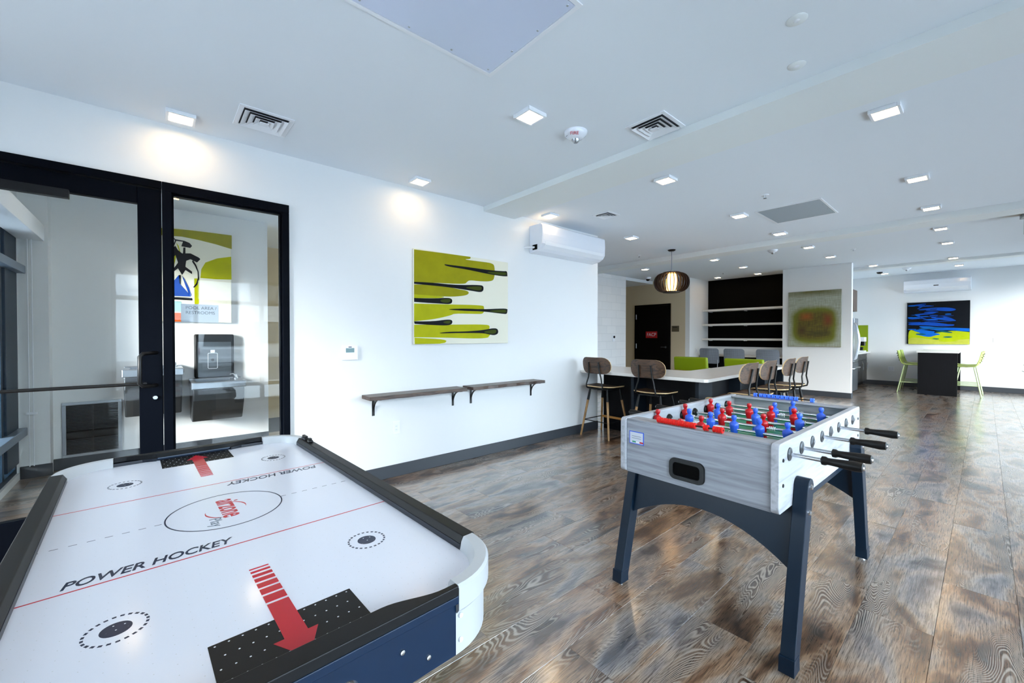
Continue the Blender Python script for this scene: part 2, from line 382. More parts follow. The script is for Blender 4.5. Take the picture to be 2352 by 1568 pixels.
def text_mesh(body, size, sx=1, shear=0, ext=.0002, align='CENTER', space=1.0, bold=0):
    cu = bpy.data.curves.new('lettering', 'FONT'); cu.body = body; cu.size = size; cu.align_x = align; cu.align_y = 'CENTER'
    cu.extrude = ext; cu.offset = bold; cu.shear = shear; cu.space_character = space; cu.resolution_u = 4
    o = bpy.data.objects.new('lettering', cu); COL.objects.link(o)
    dg = bpy.context.evaluated_depsgraph_get(); me = bpy.data.meshes.new_from_object(o.evaluated_get(dg))
    bpy.data.objects.remove(o); bpy.data.curves.remove(cu)
    for v in me.vertices: v.co.x *= sx
    return me
def lettering(body, size, m, parent, loc, rot, name='lettering', **kw):
    me = text_mesh(body, size, **kw); me.materials.clear(); me.materials.append(M[m])
    return obj(name, me, parent, loc=loc, rot=rot)
def rrect(w, h, r, n=6, cx=0, cy=0):
    out = []
    for qx, qy, a0 in ((1, 1, 0), (-1, 1, 90), (-1, -1, 180), (1, -1, 270)):
        for k in range(n+1):
            t = math.radians(a0+90*k/n); out.append((cx+qx*(w/2-r)+r*math.cos(t), cy+qy*(h/2-r)+r*math.sin(t)))
    return out
def shell(w, h, r, th, fn, nx=14, ny=5, power=2.0):
    """curved rounded-rectangle panel: (a,b) in the plane, fn(a,b) -> 3D point and normal offset handled by th along third axis of fn"""
    b = MB(); top = []; bot = []
    xs = [-w/2+w*i/nx for i in range(nx+1)]
    # denser columns near the ends so the corners round off
    xs = sorted(set([-w/2+r*(1-math.cos(t)) for t in [PI/2*k/4 for k in range(5)]]+[w/2-r*(1-math.cos(t)) for t in [PI/2*k/4 for k in range(5)]]+[x for x in xs if abs(x) < w/2-r]))
    for x in xs:
        e = max(0, abs(x)-(w/2-r)); hh = h/2-r+math.sqrt(max(0, r*r-e*e)); hh = max(hh, h/2-r+.0005)
        for j in range(ny+1):
            y = -hh+2*hh*j/ny; top.append(fn(x, y, th/2)); bot.append(fn(x, y, -th/2))
    n = len(xs); k = ny+1; o = len(top)
    quads = [(i*k+j, (i+1)*k+j, (i+1)*k+j+1, i*k+j+1) for i in range(n-1) for j in range(ny)]
    rim = [i*k for i in range(n)]+[(n-1)*k+j for j in range(1, k)]+[i*k+ny for i in range(n-2, -1, -1)]+[j for j in range(ny-1, 0, -1)]
    b.add(top+bot, [q for q in quads]+[tuple(o+i for i in q[::-1]) for q in quads], 0)
    off = 0
    rimf = [(rim[(i+1) % len(rim)], rim[i], o+rim[i], o+rim[(i+1) % len(rim)]) for i in range(len(rim))]
    b.f += rimf; b.mi += [1]*len(rimf)
    return b

ART1= [('y', [(1.894, 2.163), (2.177, 2.169), (2.556, 2.175), (2.562, 2.153), (2.459, 2.136), (2.722, 2.142), (2.85, 2.142), (2.89, 2.115), (2.886, 1.965), (2.826, 1.935), (2.677, 1.924), (2.544, 1.925), (2.512, 1.904), (2.491, 1.881), (2.375, 1.871), (2.176, 1.863), (1.893, 1.847)]), ('y', [(1.893, 1.826), (2.176, 1.841), (2.417, 1.817), (2.533, 1.808), (2.533, 1.773), (2.459, 1.75), (2.294, 1.731), (2.099, 1.73), (1.893, 1.73)]), ('z', [(1.893, 1.73), (2.099, 1.73), (2.254, 1.73), (2.176, 1.708), (1.893, 1.694)]), ('z', [(1.893, 1.641), (2.254, 1.652), (2.722, 1.667), (2.74, 1.644), (2.735, 1.571), (2.632, 1.567), (2.354, 1.562), (2.314, 1.543), (2.214, 1.518), (2.099, 1.494), (1.892, 1.469)]), ('z', [(1.892, 1.437), (2.334, 1.446), (2.791, 1.458), (2.821, 1.431), (2.802, 1.403), (2.885, 1.394), (2.807, 1.329), (2.791, 1.305), (2.587, 1.3), (2.253, 1.311), (1.892, 1.315)]), ('z', [(1.895, 1.311), (2.253, 1.294), (2.253, 1.26), (2.175, 1.25), (1.899, 1.249)]), ('d', [(2.225, 2.06), (2.275, 2.059), (2.502, 2.062), (2.815, 2.06), (3.02, 2.069), (3.07, 2.078), (3.075, 2.017), (3.02, 2.01), (2.815, 2.014), (2.501, 2.036), (2.255, 2.04)]), ('o', [(2.768, 2.042), (3.032, 2.057), (3.057, 2.057), (3.057, 2.023), (2.815, 2.021)]), ('d', [(1.893, 1.85), (2.1, 1.86), (2.375, 1.858), (2.699, 1.888), (2.733, 1.869), (2.727, 1.823), (2.688, 1.805), (2.588, 1.812), (2.254, 1.831), (1.893, 1.831)]), ('o', [(2.459, 1.843), (2.688, 1.874), (2.711, 1.854), (2.688, 1.823), (2.588, 1.827)]), ('d', [(1.893, 1.694), (2.099, 1.702), (2.274, 1.721), (2.324, 1.711), (2.326, 1.673), (2.294, 1.654), (2.175, 1.656), (2.061, 1.655), (1.893, 1.657)]), ('o', [(2.176, 1.695), (2.294, 1.712), (2.31, 1.698), (2.284, 1.667), (2.195, 1.669)]), ('d', [(2.284, 1.606), (2.501, 1.62), (2.722, 1.621), (3.032, 1.646), (3.075, 1.637), (3.069, 1.583), (3.019, 1.581), (2.722, 1.599), (2.501, 1.594), (2.294, 1.597)]), ('o', [(2.779, 1.609), (3.044, 1.635), (3.057, 1.617), (3.052, 1.594), (2.885, 1.595)]), ('d', [(1.892, 1.469), (2.099, 1.474), (2.273, 1.499), (2.326, 1.492), (2.326, 1.457), (2.283, 1.436), (2.117, 1.436), (1.897, 1.445)]), ('o', [(2.194, 1.468), (2.293, 1.491), (2.309, 1.474), (2.283, 1.45)]), ('d', [(2.136, 1.353), (2.253, 1.371), (2.5, 1.376), (2.722, 1.393), (2.873, 1.419), (2.933, 1.408), (2.938, 1.357), (2.885, 1.336), (2.814, 1.344), (2.722, 1.362), (2.374, 1.359)]), ('o', [(2.722, 1.38), (2.897, 1.406), (2.916, 1.382), (2.885, 1.351), (2.767, 1.358)])]
ART2= [('Y', [(1.332, 1.519), (1.179, 1.463), (1.065, 1.43), (0.878, 1.412), (0.696, 1.442), (0.519, 1.477), (0.248, 1.433), (0.245, 1.132), (1.328, 1.127)]), ('b', [(1.165, 2.027), (0.976, 2.057), (0.773, 2.067), (0.559, 2.048), (0.454, 1.996), (0.558, 1.958), (0.773, 1.981), (0.957, 2.016), (1.107, 2.005)]), ('b', [(1.336, 2.133), (1.185, 2.157), (1.014, 2.184), (0.999, 2.151), (1.07, 2.097), (1.161, 2.026), (1.184, 2.044), (1.089, 2.114), (1.185, 2.124)]), ('b', [(1.221, 1.895), (1.145, 1.918), (0.956, 1.932), (0.827, 1.957), (0.809, 1.936), (0.919, 1.898), (1.087, 1.889), (1.144, 1.865), (0.936, 1.746), (0.954, 1.725), (1.163, 1.844)]), ('b', [(0.955, 1.818), (0.772, 1.85), (0.592, 1.813), (0.486, 1.737), (0.469, 1.711), (0.591, 1.715), (0.771, 1.759)]), ('b', [(1.334, 1.818), (1.221, 1.835), (1.068, 1.787), (0.973, 1.739), (1.105, 1.756), (1.334, 1.785)]), ('b', [(1.333, 1.682), (1.105, 1.689), (0.954, 1.712), (0.807, 1.682), (0.626, 1.638), (0.468, 1.604), (0.626, 1.581), (0.806, 1.59), (1.028, 1.621), (1.332, 1.622)]), ('c', [(1.18, 1.592), (0.953, 1.593), (0.806, 1.559), (0.52, 1.546), (0.249, 1.524), (0.248, 1.448), (0.432, 1.466), (0.589, 1.488), (0.769, 1.48), (0.953, 1.513)]), ('c', [(1.276, 1.491), (1.103, 1.516), (0.952, 1.474), (0.823, 1.459), (0.878, 1.433), (0.713, 1.38), (0.84, 1.354), (0.914, 1.315), (1.007, 1.323), (1.102, 1.355), (1.217, 1.382), (1.064, 1.408)]), ('g', [(1.217, 1.393), (1.102, 1.414), (0.97, 1.381), (1.102, 1.36)]), ('g', [(0.878, 1.465), (0.714, 1.479), (0.519, 1.436), (0.554, 1.41), (0.696, 1.437)]), ('g', [(0.722, 1.315), (0.606, 1.336), (0.509, 1.315), (0.606, 1.289)]), ('g', [(0.904, 1.275), (0.822, 1.284), (0.74, 1.263), (0.821, 1.249)]), ('L', [(1.33, 1.301), (1.063, 1.288), (0.785, 1.223), (0.517, 1.238), (0.246, 1.265), (0.245, 1.132), (1.328, 1.127)]), ('Y', [(0.821, 1.21), (0.605, 1.251), (0.378, 1.226), (0.605, 1.186)])]
ART3= [('y', [(0.063, 2.516), (0.141, 2.525), (0.316, 2.534), (0.548, 2.537), (0.708, 2.538), (0.707, 2.373), (0.547, 2.409), (0.391, 2.434), (0.241, 2.449), (0.062, 2.438)]), ('z', [(0.412, 2.101), (0.451, 2.183), (0.562, 2.245), (0.701, 2.282), (0.703, 2.008), (0.544, 1.998), (0.403, 2.0)]), ('z', [(0.346, 1.989), (0.392, 1.994), (0.387, 1.696), (0.348, 1.694)]), ('z', [(0.153, 2.268), (0.175, 2.299), (0.196, 2.255), (0.166, 2.103), (0.148, 2.082)]), ('z', [(0.19, 2.375), (0.211, 2.341), (0.232, 2.241), (0.214, 2.276)]), ('d', [(0.146, 2.304), (0.182, 2.337), (0.204, 2.293), (0.24, 2.261), (0.314, 2.271), (0.389, 2.233), (0.405, 2.216), (0.374, 2.174), (0.314, 2.204), (0.276, 2.181), (0.268, 2.114), (0.328, 2.064), (0.327, 2.035), (0.268, 2.076), (0.238, 2.017), (0.202, 2.088), (0.148, 2.027), (0.144, 2.045), (0.188, 2.124), (0.203, 2.153), (0.181, 2.235), (0.16, 2.195), (0.145, 2.137)]), ('d', [(0.151, 2.443), (0.183, 2.411), (0.263, 2.405), (0.307, 2.388), (0.33, 2.358), (0.314, 2.332), (0.233, 2.34), (0.248, 2.393), (0.19, 2.394), (0.168, 2.326), (0.161, 2.334), (0.179, 2.397)]), ('d', [(0.251, 2.328), (0.27, 2.331), (0.269, 2.246), (0.247, 2.253)]), ('d', [(0.336, 2.198), (0.366, 2.144), (0.388, 2.07), (0.392, 1.994), (0.376, 1.925), (0.349, 1.885), (0.334, 1.884), (0.364, 1.934), (0.379, 1.992), (0.377, 2.069), (0.354, 2.133), (0.328, 2.178)]), ('d', [(0.209, 2.014), (0.227, 2.016), (0.226, 1.913), (0.212, 1.911)]), ('b', [(0.143, 1.896), (0.172, 1.955), (0.209, 2.014), (0.215, 1.921), (0.274, 1.841), (0.318, 1.778), (0.142, 1.776)]), ('b', [(0.238, 2.007), (0.26, 1.972), (0.296, 1.881), (0.322, 1.788), (0.303, 1.786), (0.267, 1.897)]), ('d', [(0.142, 1.765), (0.325, 1.764), (0.327, 1.736), (0.142, 1.739)]), ('t', [(0.143, 1.72), (0.229, 1.716), (0.226, 1.603), (0.142, 1.6)]), ('r', [(0.142, 1.59), (0.228, 1.589), (0.227, 1.49), (0.142, 1.488)])]

# ---------------------------------------------------------------- the setting
YW = 3.65      # face of the left wall
ZC = 2.76
b = MB(); b.box(-2.3, -.95, YW, YW+.12, 0, 2.8).box(-.95, .812, YW, YW+.12, 2.362, 2.8).box(.812, 4.80, YW, YW+.12, 0, 2.8); st(b.build('wall_left', 'wall'))
st(Bx(4.68, 4.80, YW+.12, 6.25, 0, 2.9).build('wall_return', 'wall'))
st(Bx(4.68, 9.43, 6.25, 6.37, 0, 2.95).build('wall_block', 'block'))
st(Bx(10.77, 10.89, 5.29, 8.0, 0, 2.95).build('wall_service', 'tan'))
st(Bx(9.31, 10.9, 8.0, 8.1, 0, 2.95).build('wall_recess', 'tan'))
st(Bx(9.31, 9.43, 6.37, 8.0, 0, 2.95).build('wall_recess_side', 'tan'))
st(Bx(10.77, 12.0, 5.17, 5.29, 0, 2.95).build('wall_niche', 'wall'))
st(Bx(11.9, 12.0, 3.06, 5.17, 0, 2.95).build('wall_alcove', 'wall'))
b = MB(); b.box(11.2, 11.34, 1.87, 3.14, 0, 2.95).box(11.34, 11.9, 3.06, 3.14, 0, 2.95); st(b.build('wall_pier', 'wall'))
st(Bx(11.34, 15.1, 2.75, 2.87, 0, 3.05).build('wall_kitchen', 'wall'))
st(Bx(15.1, 15.22, -1.67, 2.87, 0, 3.05).build('wall_far', 'wall'))
b = MB(); b.box(-2.42, -2.3, -1.67, 1.6, 0, 2.9).box(-2.42, -2.3, 3.4, YW+.12, 0, 2.9).box(-2.42, -2.3, 1.6, 3.4, 2.36, 2.9).box(-2.42, -2.3, 1.6, 3.4, 0, .12); st(b.build('wall_back', 'wall'))
# ceiling with its steps; dropped beams
b = MB(); b.box(-2.42, 6.95, -1.67, 6.37, ZC, 2.95).box(6.95, 12.2, -1.67, 8.1, 2.90, 3.05).box(12.2, 15.22, -1.67, 2.87, 2.97, 3.05).box(9.43, 10.77, 6.25, 8.0, 2.82, 2.9)
st(b.build('ceiling', 'ceil'))
st(Bx(2.757, 3.21, -1.55, YW, 2.705, ZC).build('trim_1', 'beam'))
st(Bx(6.93, 7.25, -1.55, 6.25, 2.68, 2.9).build('trim_2', 'beam'))
st(Bx(12.2, 12.5, -1.55, 2.75, 2.85, 2.97).build('trim_3', 'beam'))
# baseboards
def base(n, *a): return st(Bx(*a).build(n, 'base', bevel=.003, seg=1))
base('baseboard_left', .812, 4.80, YW-.014, YW, 0, .115)
base('baseboard_pier', 11.186, 11.2, 1.87, 3.06, 0, .115)
base('baseboard_pier_end', 11.186, 11.34, 1.856, 1.87, 0, .115)
base('baseboard_far', 15.086, 15.1, -1.55, 2.75, 0, .12)
base('baseboard_block', 4.80, 9.43, 6.236, 6.25, 0, .115)
base('baseboard_niche', 10.77, 11.9, 5.156, 5.17, 0, .115)
base('baseboard_hall', -.76, 1.09, 5.986, 6.0, 0, .115)
base('baseboard_hall_strip', -.95, -.746, 5.836, 5.85, 0, .115)
# hall behind the glass door
b = MB(); b.box(-.95, -.76, 5.85, 6.12, 0, 2.8).box(-.76, 1.09, 6.0, 6.12, 0, 2.8); st(b.build('wall_hall', 'wall'))
st(Bx(1.09, 4.68, 7.6, 7.72, 0, 2.8).build('wall_corridor', 'tan'))
st(Bx(.97, 1.09, 6.12, 7.6, 0, 2.8).build('wall_corridor_side', 'tan'))
b = MB(); b.box(-1.1, -.95, YW+.12, 3.80, 0, 2.8).box(-1.1, -.95, 5.845, 6.12, 0, 2.8).box(-1.1, -.95, 3.80, 5.845, 2.40, 2.8).box(-1.1, -.95, 3.80, 5.845, 0, .06); st(b.build('wall_hall_window', 'wall'))
st(Bx(-2.42, 4.68, 6.37, 7.72, ZC, 2.9).build('ceiling_corridor', 'ceil'))

# storefront: sidelight and door
w1 = struct('window_1')
b = MB(); Y0, Y1 = YW-.02, YW+.11
b.box(.044, .812, Y0, Y1, 2.30, 2.362); b.build('frame_head', 'alu', w1, bevel=.002, seg=1)
Bx(.765, .812, Y0, Y1, 0, 2.30).build('frame_jamb', 'alu', w1, bevel=.002, seg=1)
Bx(.044, .093, Y0, Y1, 0, 2.30).build('frame_mullion', 'alu', w1, bevel=.002, seg=1)
Bx(.093, .765, Y0, Y1, 0, .11).build('frame_sill', 'alu', w1, bevel=.002, seg=1)
b = MB(); b.box(.093, .105, YW+.02, YW+.07, .11, 2.30).box(.753, .765, YW+.02, YW+.07, .11, 2.30).box(.105, .753, YW+.02, YW+.07, 2.288, 2.30).box(.105, .753, YW+.02, YW+.07, .11, .122)
b.build('glazing_bead', 'alu', w1)
Bx(.1, .758, YW+.04, YW+.048, .115, 2.295).build('pane', 'glass', w1)
d1 = struct('door_1')
Bx(-.95, .042, Y0, Y1, 2.312, 2.362).build('frame_head', 'alu', d1, bevel=.002, seg=1)
Bx(-.95, -.905, Y0, Y1, 0, 2.312).build('frame_jamb', 'alu', d1, bevel=.002, seg=1)
D0, D1 = YW-.005, YW+.045
Bx(-.08, .040, D0, D1, .012, 2.305).build('stile', 'alu', d1, bevel=.003, seg=1)
Bx(-.902, -.80, D0, D1, .012, 2.305).build('stile', 'alu', d1, bevel=.003, seg=1)
Bx(-.80, -.08, D0, D1, 2.195, 2.305).build('top_rail', 'alu', d1, bevel=.003, seg=1)
Bx(-.80, -.08, D0, D1, .012, .26).build('bottom_rail', 'alu', d1, bevel=.003, seg=1)
Bx(-.805, -.075, YW+.016, YW+.024, .255, 2.20).build('pane', 'glass', d1)
b = MB(); b.tube([(.006, D0, 1.213), (-.02, 3.60, 1.213), (-.058, 3.572, 1.210), (-.074, 3.562, 1.192), (-.076, 3.562, 1.018), (-.060, 3.572, 1.0), (-.02, 3.60, .996), (.006, D0, .996)], .0125, 10)
b.build('pull_handle', 'black', d1, smooth=.8)
b = MB(); b.tube([(-.89, 3.61, 1.012), (-.06, 3.61, 1.012)], .0105, 10).cyl((-.86, 3.61, 1.012), (-.86, D0, 1.012), .009).cyl((-.05, 3.61, 1.012), (-.05, D0, 1.012), .009)
b.build('push_bar', 'black', d1, smooth=.8)
b = MB(); b.lathe([(.0, -.016), (.012, -.016), (.017, -.008), (.017, 0)], 16, (0, D0, .914), 'y').lathe([(0, -.02), (.006, -.02), (.006, -.014)], 10, (0, D0, .914), 'y'); b.build('lock_cylinder', 'chrome', d1, smooth=.6)
b = MB(); b.box(-.80, -.383, 3.60, D0, 2.15, 2.20).box(-.70, -.66, 3.598, 3.60, 2.165, 2.185); b.build('door_closer', 'hblack', d1, bevel=.004)

# window walls
def window(name, ax, c0, c1, p, dep, zs=(.12, 2.36), muls=(), rails=(.44, 1.94)):
    """glazed opening from c0 to c1 along 'x' or 'y', frame face at p, depth dep"""
    wn = struct(name); f = .05
    def bar(nm, a0, a1, z0, z1, m='alu', d0=0, d1=1):
        pa, pb = sorted((p+dep*d0, p+dep*d1))
        B_ = Bx(a0, a1, pa, pb, z0, z1) if ax == 'x' else Bx(pa, pb, a0, a1, z0, z1)
        return B_.build(nm, m, wn)
    bar('frame_head', c0, c1, zs[1]-f, zs[1]); bar('frame_sill', c0, c1, zs[0], zs[0]+f)
    bar('frame_jamb', c0, c0+f, zs[0]+f, zs[1]-f); bar('frame_jamb', c1-f, c1, zs[0]+f, zs[1]-f)
    ed = [c0+f]+[x for x in muls]+[c1-f]
    for x in muls: bar('mullion', x-.03, x+.03, zs[0]+f, zs[1]-f)
    for i in range(len(ed)-1):
        a0 = ed[i]+(.03 if i else 0); a1 = ed[i+1]-(.03 if i < len(ed)-2 else 0)
        zz = [zs[0]+f]+list(rails)+[zs[1]-f]
        for z in rails: bar('transom', a0, a1, z-.03, z+.03)
        for k in range(len(zz)-1):
            bar('pane', a0, a1, zz[k]+(.03 if k else 0), zz[k+1]-(.03 if k < len(zz)-2 else 0), 'winglass', .45, .53)
    return wn
groups = []; x = -2.43
edges = [.54+.99*k for k in range(-1, 15)]+[15.0]
XT = edges[12]; b = MB(); b.box(-2.42, XT, -1.67, -1.55, 0, .12).box(-2.42, XT, -1.67, -1.55, 2.36, 3.05).box(XT, 15.22, -1.67, -1.55, 0, .04).box(XT, 15.22, -1.67, -1.55, 2.82, 3.05).box(-2.42, edges[0]-.06, -1.67, -1.55, .12, 2.36).box(edges[-1]+.06, 15.22, -1.67, -1.55, .12, 2.36)
st(b.build('wall_right', 'wall'))
k = 0; wi = 2
while k < len(edges)-1:
    k2 = min(k+4, len(edges)-1); window('window_%d' % wi, 'x', edges[k]-(.06 if k == 0 else 0), edges[k2]+(.06 if k2 == len(edges)-1 else 0), -1.67, .12, zs=(.12, 2.36) if k < 12 else (.04, 2.82), muls=edges[k+1:k2]); wi += 1; k = k2  # last bays stretched to the ceiling, out of view, to brighten the far wall
hw = window('window_%d' % wi, 'y', 3.80, 5.845, -1.06, .09, (.06, 2.40), (4.65, 5.40), ()); wi += 1
for o in hw.children:
    if o.name.split('.')[0] != 'pane': o.data.materials[0] = M['teal']
Bx(-1.05, -.955, 5.45, 5.845, .15, 2.31).build('wide_jamb', 'teal', hw, bevel=.004)
for z in (.44, 1.94): Bx(-.99, -.90, 3.83, 5.845, z-.035, z+.035).build('transom', 'greyp', hw, bevel=.004)
window('window_%d' % wi, 'y', 1.6, 3.4, -2.42, .12, muls=(2.5,))  # unseen back window, added to light the camera-side beam faces

# service door with its red plate
d2 = struct('door_2')
Bx(10.735, 10.77, 5.75, 6.76, .01, 2.19).build('door_leaf', 'door', d2, bevel=.002, seg=1)
b = MB(); b.box(10.728, 10.77, 5.70, 5.748, 0, 2.24).box(10.728, 10.77, 6.762, 6.81, 0, 2.24).box(10.728, 10.77, 5.748, 6.762, 2.192, 2.24); b.build('door_frame', 'door', d2)
for z in (.25, 1.05, 1.9): MB().cyl((10.73, 6.755, z-.07), (10.73, 6.755, z+.07), .012).build('hinge', 'steel', d2, smooth=.7)
b = MB(); b.lathe([(.03, -.006), (.03, 0)], 14, (10.735, 5.83, 1.03), 'x').tube([(10.73, 5.83, 1.03), (10.68, 5.83, 1.03), (10.68, 5.95, 1.03)], .009); b.build('lever_handle', 'dsteel', d2, smooth=.7)
pl = Bx(10.729, 10.735, 6.085, 6.44, 1.285, 1.472).build('door_sign', 'redsign', d2)
lettering('FACP', .135, 'sign', pl, (10.7285, 6.2625, 1.378), (PI/2, 0, -PI/2), sx=.92)

# floor: slab and planks
fl = st(Bx(-2.42, 15.22, -1.67, 8.1, -.08, -.006).build('floor', 'subfloor'))
def plank_geo(b, x0, x1, y0, y1, ox=0, oy=0):
    g, c = .0004, .0010
    o = len(b.v)
    ring = lambda i, z: [(x0+i-ox, y0+i-oy, z), (x1-i-ox, y0+i-oy, z), (x1-i-ox, y1-i-oy, z), (x0+i-ox, y1-i-oy, z)]
    b.add(ring(g, -.006)+ring(g, -.0014)+ring(g+c, 0), [(8, 9, 10, 11)]+[(i, (i+1) % 4, 4+(i+1) % 4, 4+i) for i in range(4)]+[(4+i, 4+(i+1) % 4, 8+(i+1) % 4, 8+i) for i in range(4)])
PW, PL = .2535, 1.065
known = {2: 1.32, 0: 2.79, -1: 2.585, -2: 3.195, 1: 1.93, 3: 1.72, 4: 2.16, -3: 2.25, -4: 2.9}
cy_, sy_ = math.cos(.8553), math.sin(.8553)
planks = []
for r in range(-8, 24):
    y0 = .39+PW*r; y1 = y0+PW
    s = known.get(r, random.uniform(0, PL)); s -= PL*math.ceil((s+2.3)/PL)
    while s < 15.1:
        x0, x1 = max(s, -2.3), min(s+PL, 15.1); s += PL
        if x1-x0 < .02: continue
        mx, my = (x0+x1)/2, (y0+y1)/2
        d = mx*cy_+my*sy_; u = mx*sy_-my*cy_
        vis = d > .3 and abs(u)/d < 1.45 and y1 < 6.3 and H/d < 1.0
        planks.append((d if vis else 100+abs(d), x0, x1, y0, y1))
planks.sort()
shared = {}
rest = MB()
for i, (d, x0, x1, y0, y1) in enumerate(planks):
    if i < 300:
        L_ = round(x1-x0, 3)
        if L_ not in shared:
            q = MB(); plank_geo(q, 0, x1-x0, 0, PW); o = q.build('plank', 'plank', fl); shared[L_] = o.data
        else: o = obj('plank', shared[L_], fl)
        o.location = (x0, y0, 0)
    else: plank_geo(rest, x0, x1, y0, y1)
o = rest.build('distant_planks', 'plank', fl); o['kind'] = 'stuff'

# outdoors, seen through the glazing and mirrored in the glass
g = st(Bx(-30, 45, -60, -8, -.3, -.12).build('ground', 'asphalt'))
st(Bx(-30, 45, -8, -1.68, -.3, -.10).build('ground_bounce', 'concrete'))  # pale strip added to bounce daylight up onto the ceiling
st(Bx(-14, -2.45, -1.6, 20, -.3, -.12).build('ground_side', 'concrete'))
st(Bx(-2.45, -1.12, 3.78, 20, -.3, -.12).build('ground_strip', 'concrete'))
bld = thing('apartment_building', 'white sided building across the parking lot, mirrored in the sidelight glass', 'building', (4, -26, -.12))
Bx(-16, 5, -6, 0, 0, 6.3).build('wall', 'siding', bld)
b = MB()
for z in [i*.25 for i in range(1, 25)]: b.box(-16, 5, 0, .02, z, z+.03)
o = b.build('siding_course', 'siding', bld); o['kind'] = 'stuff'
wm = None
for ix in range(4):
    for z in (1.0, 3.9):
        x = -14+ix*5.0
        f = MB().box(x, x+1.7, -.02, .06, z, z+1.5).build('window_frame', 'alu', bld)
        Bx(x+.08, x+.8, .05, .075, z+.08, z+1.42).build('pane', 'wpane', f); Bx(x+.9, x+1.62, .05, .075, z+.08, z+1.42).build('pane', 'wpane', f)
nb = thing('neighbour_building', 'white clapboard house wall outside the hall window', 'building', (-9, 6, -.12))
Bx(-3, 0, -8, 10, 0, 2.4).build('wall', 'siding', nb)
b = MB()
for z in [i*.2 for i in range(1, 12)]: b.box(0, .02, -8, 10, z, z+.03)
o = b.build('siding_course', 'siding', nb); o['kind'] = 'stuff'
car = thing('car', 'white estate car parked outside, mirrored in the sidelight glass', 'car', (2.2, -13.4, -.12), PI)
b = MB(); b.prism([(0, .35), (.02, .62), (0, .95), (.12, 1.0), (.42, 1.66), (.7, 1.72), (2.6, 1.70), (3.3, 1.08), (4.4, .95), (4.6, .7), (4.6, .35)], -.9, .9, 'x')
b.build('body', 'car', car, bevel=.05, seg=3)
b = MB(); b.add([(-.72, .14, 1.06), (.72, .14, 1.06), (.64, .40, 1.60), (-.64, .40, 1.60), (-.72, .16, 1.06), (.72, .16, 1.06), (.64, .42, 1.60), (-.64, .42, 1.60)], [(0, 1, 2, 3), (7, 6, 5, 4), (0, 4, 5, 1), (1, 5, 6, 2), (2, 6, 7, 3), (3, 7, 4, 0)])
for v in range(len(b.v)): b.v[v] = (b.v[v][0], b.v[v][1]-.05, b.v[v][2])
b.build('rear_window', 'carglass', car)
for s in (-1, 1):
    Bx(s*.88-.05, s*.88+.05, -.02, .12, .72, 1.0).build('tail_light', 'tail', car, bevel=.02)
    b = MB(); b.prism([(.6, 1.12), (.75, 1.58), (2.5, 1.58), (3.1, 1.12)], s*.895, s*.91, 'x'); b.build('side_window', 'carglass', car)
    for y in (.85, 3.7): MB().cyl((s*.72, y, .34), (s*.92, y, .34), .34, n=20).build('wheel', 'blackm', car, smooth=.7)
Bx(-.86, .86, -.1, .02, .38, .58).build('rear_bumper', 'car', car, bevel=.03)

# ---------------------------------------------------------------- ceiling fixtures
def make_light(loc, label):
    t = thing('ceiling_light', label, 'ceiling light', loc, 0, 'square ceiling lights')
    b = MB(); o, i, h = .077, .060, -.024
    b.box(-o, o, -o, -i, h, 0).box(-o, o, i, o, h, 0).box(-o, -i, -i, i, h, 0).box(i, o, -i, i, h, 0); b.build('housing', 'white', t, bevel=.002, seg=1)
    Bx(-i, i, -i, i, -.020, -.004).build('diffuser', 'led', t); return t
lights = [
 (.139, 3.455, ZC, 'square ceiling light above the glass door and sidelight'),
 (1.85, 3.42, ZC, 'square ceiling light by the left wall, over the yellow striped canvas'),
 (3.536, 3.38, ZC, 'square ceiling light above the left end of the wall air conditioner'),
 (5.207, 3.364, ZC, 'square ceiling light just right of the wall air conditioner'),
 (1.844, 1.945, ZC, 'square ceiling light beside the white fire strobe, nearest big one'),
 (3.53, 1.924, ZC, 'square ceiling light just beyond the first ceiling beam, mid room'),
 (5.22, 1.915, ZC, 'square ceiling light at the left edge of the grey access panel'),
 (6.54, 1.875, ZC, 'square ceiling light below the grey access panel, before the second beam'),
 (3.52, .427, ZC, 'largest square ceiling light on the right, past the first beam'),
 (5.207, .413, ZC, 'second square ceiling light of the right row, right of the sprinkler'),
 (6.512, .403, ZC, 'third square ceiling light of the right row, before the second beam'),
 (8.62, .433, 2.90, 'fourth square ceiling light of the right row, past the second beam'),
 (10.01, .425, 2.90, 'fifth square ceiling light of the right row'),
 (12.0, .425, 2.90, 'sixth square ceiling light of the right row, at the last beam'),
 (13.9, .40, 2.97, 'last square ceiling light of the right row, above the far air conditioner'),
 (8.657, 2.04, 2.90, 'square ceiling light right of the smoke detector past the second beam'),
 (10.006, 2.0, 2.90, 'square ceiling light in front of the pier with the green painting'),
 (11.95, 1.63, 2.90, 'square ceiling light just right of the pier corner'),
 (14.3, 1.72, 2.97, 'square ceiling light near the kitchen beside a small dark camera'),
 (8.618, 3.63, 2.90, 'square ceiling light right of the pendant lamp, larger of that pair'),
 (10.007, 3.59, 2.90, 'square ceiling light nearest the shelf niche, in front of its right half'),
 (8.61, 5.2, 2.90, 'square ceiling light left of the pendant lamp, near the block wall'),
 (11.25, 4.65, 2.90, 'small square light inside the niche ceiling, left one over the shelves'),
 (11.32, 3.71, 2.90, 'small square light inside the niche ceiling, right one over the shelves')]
for x, y, z, lab in lights: make_light((x, y, z), lab)
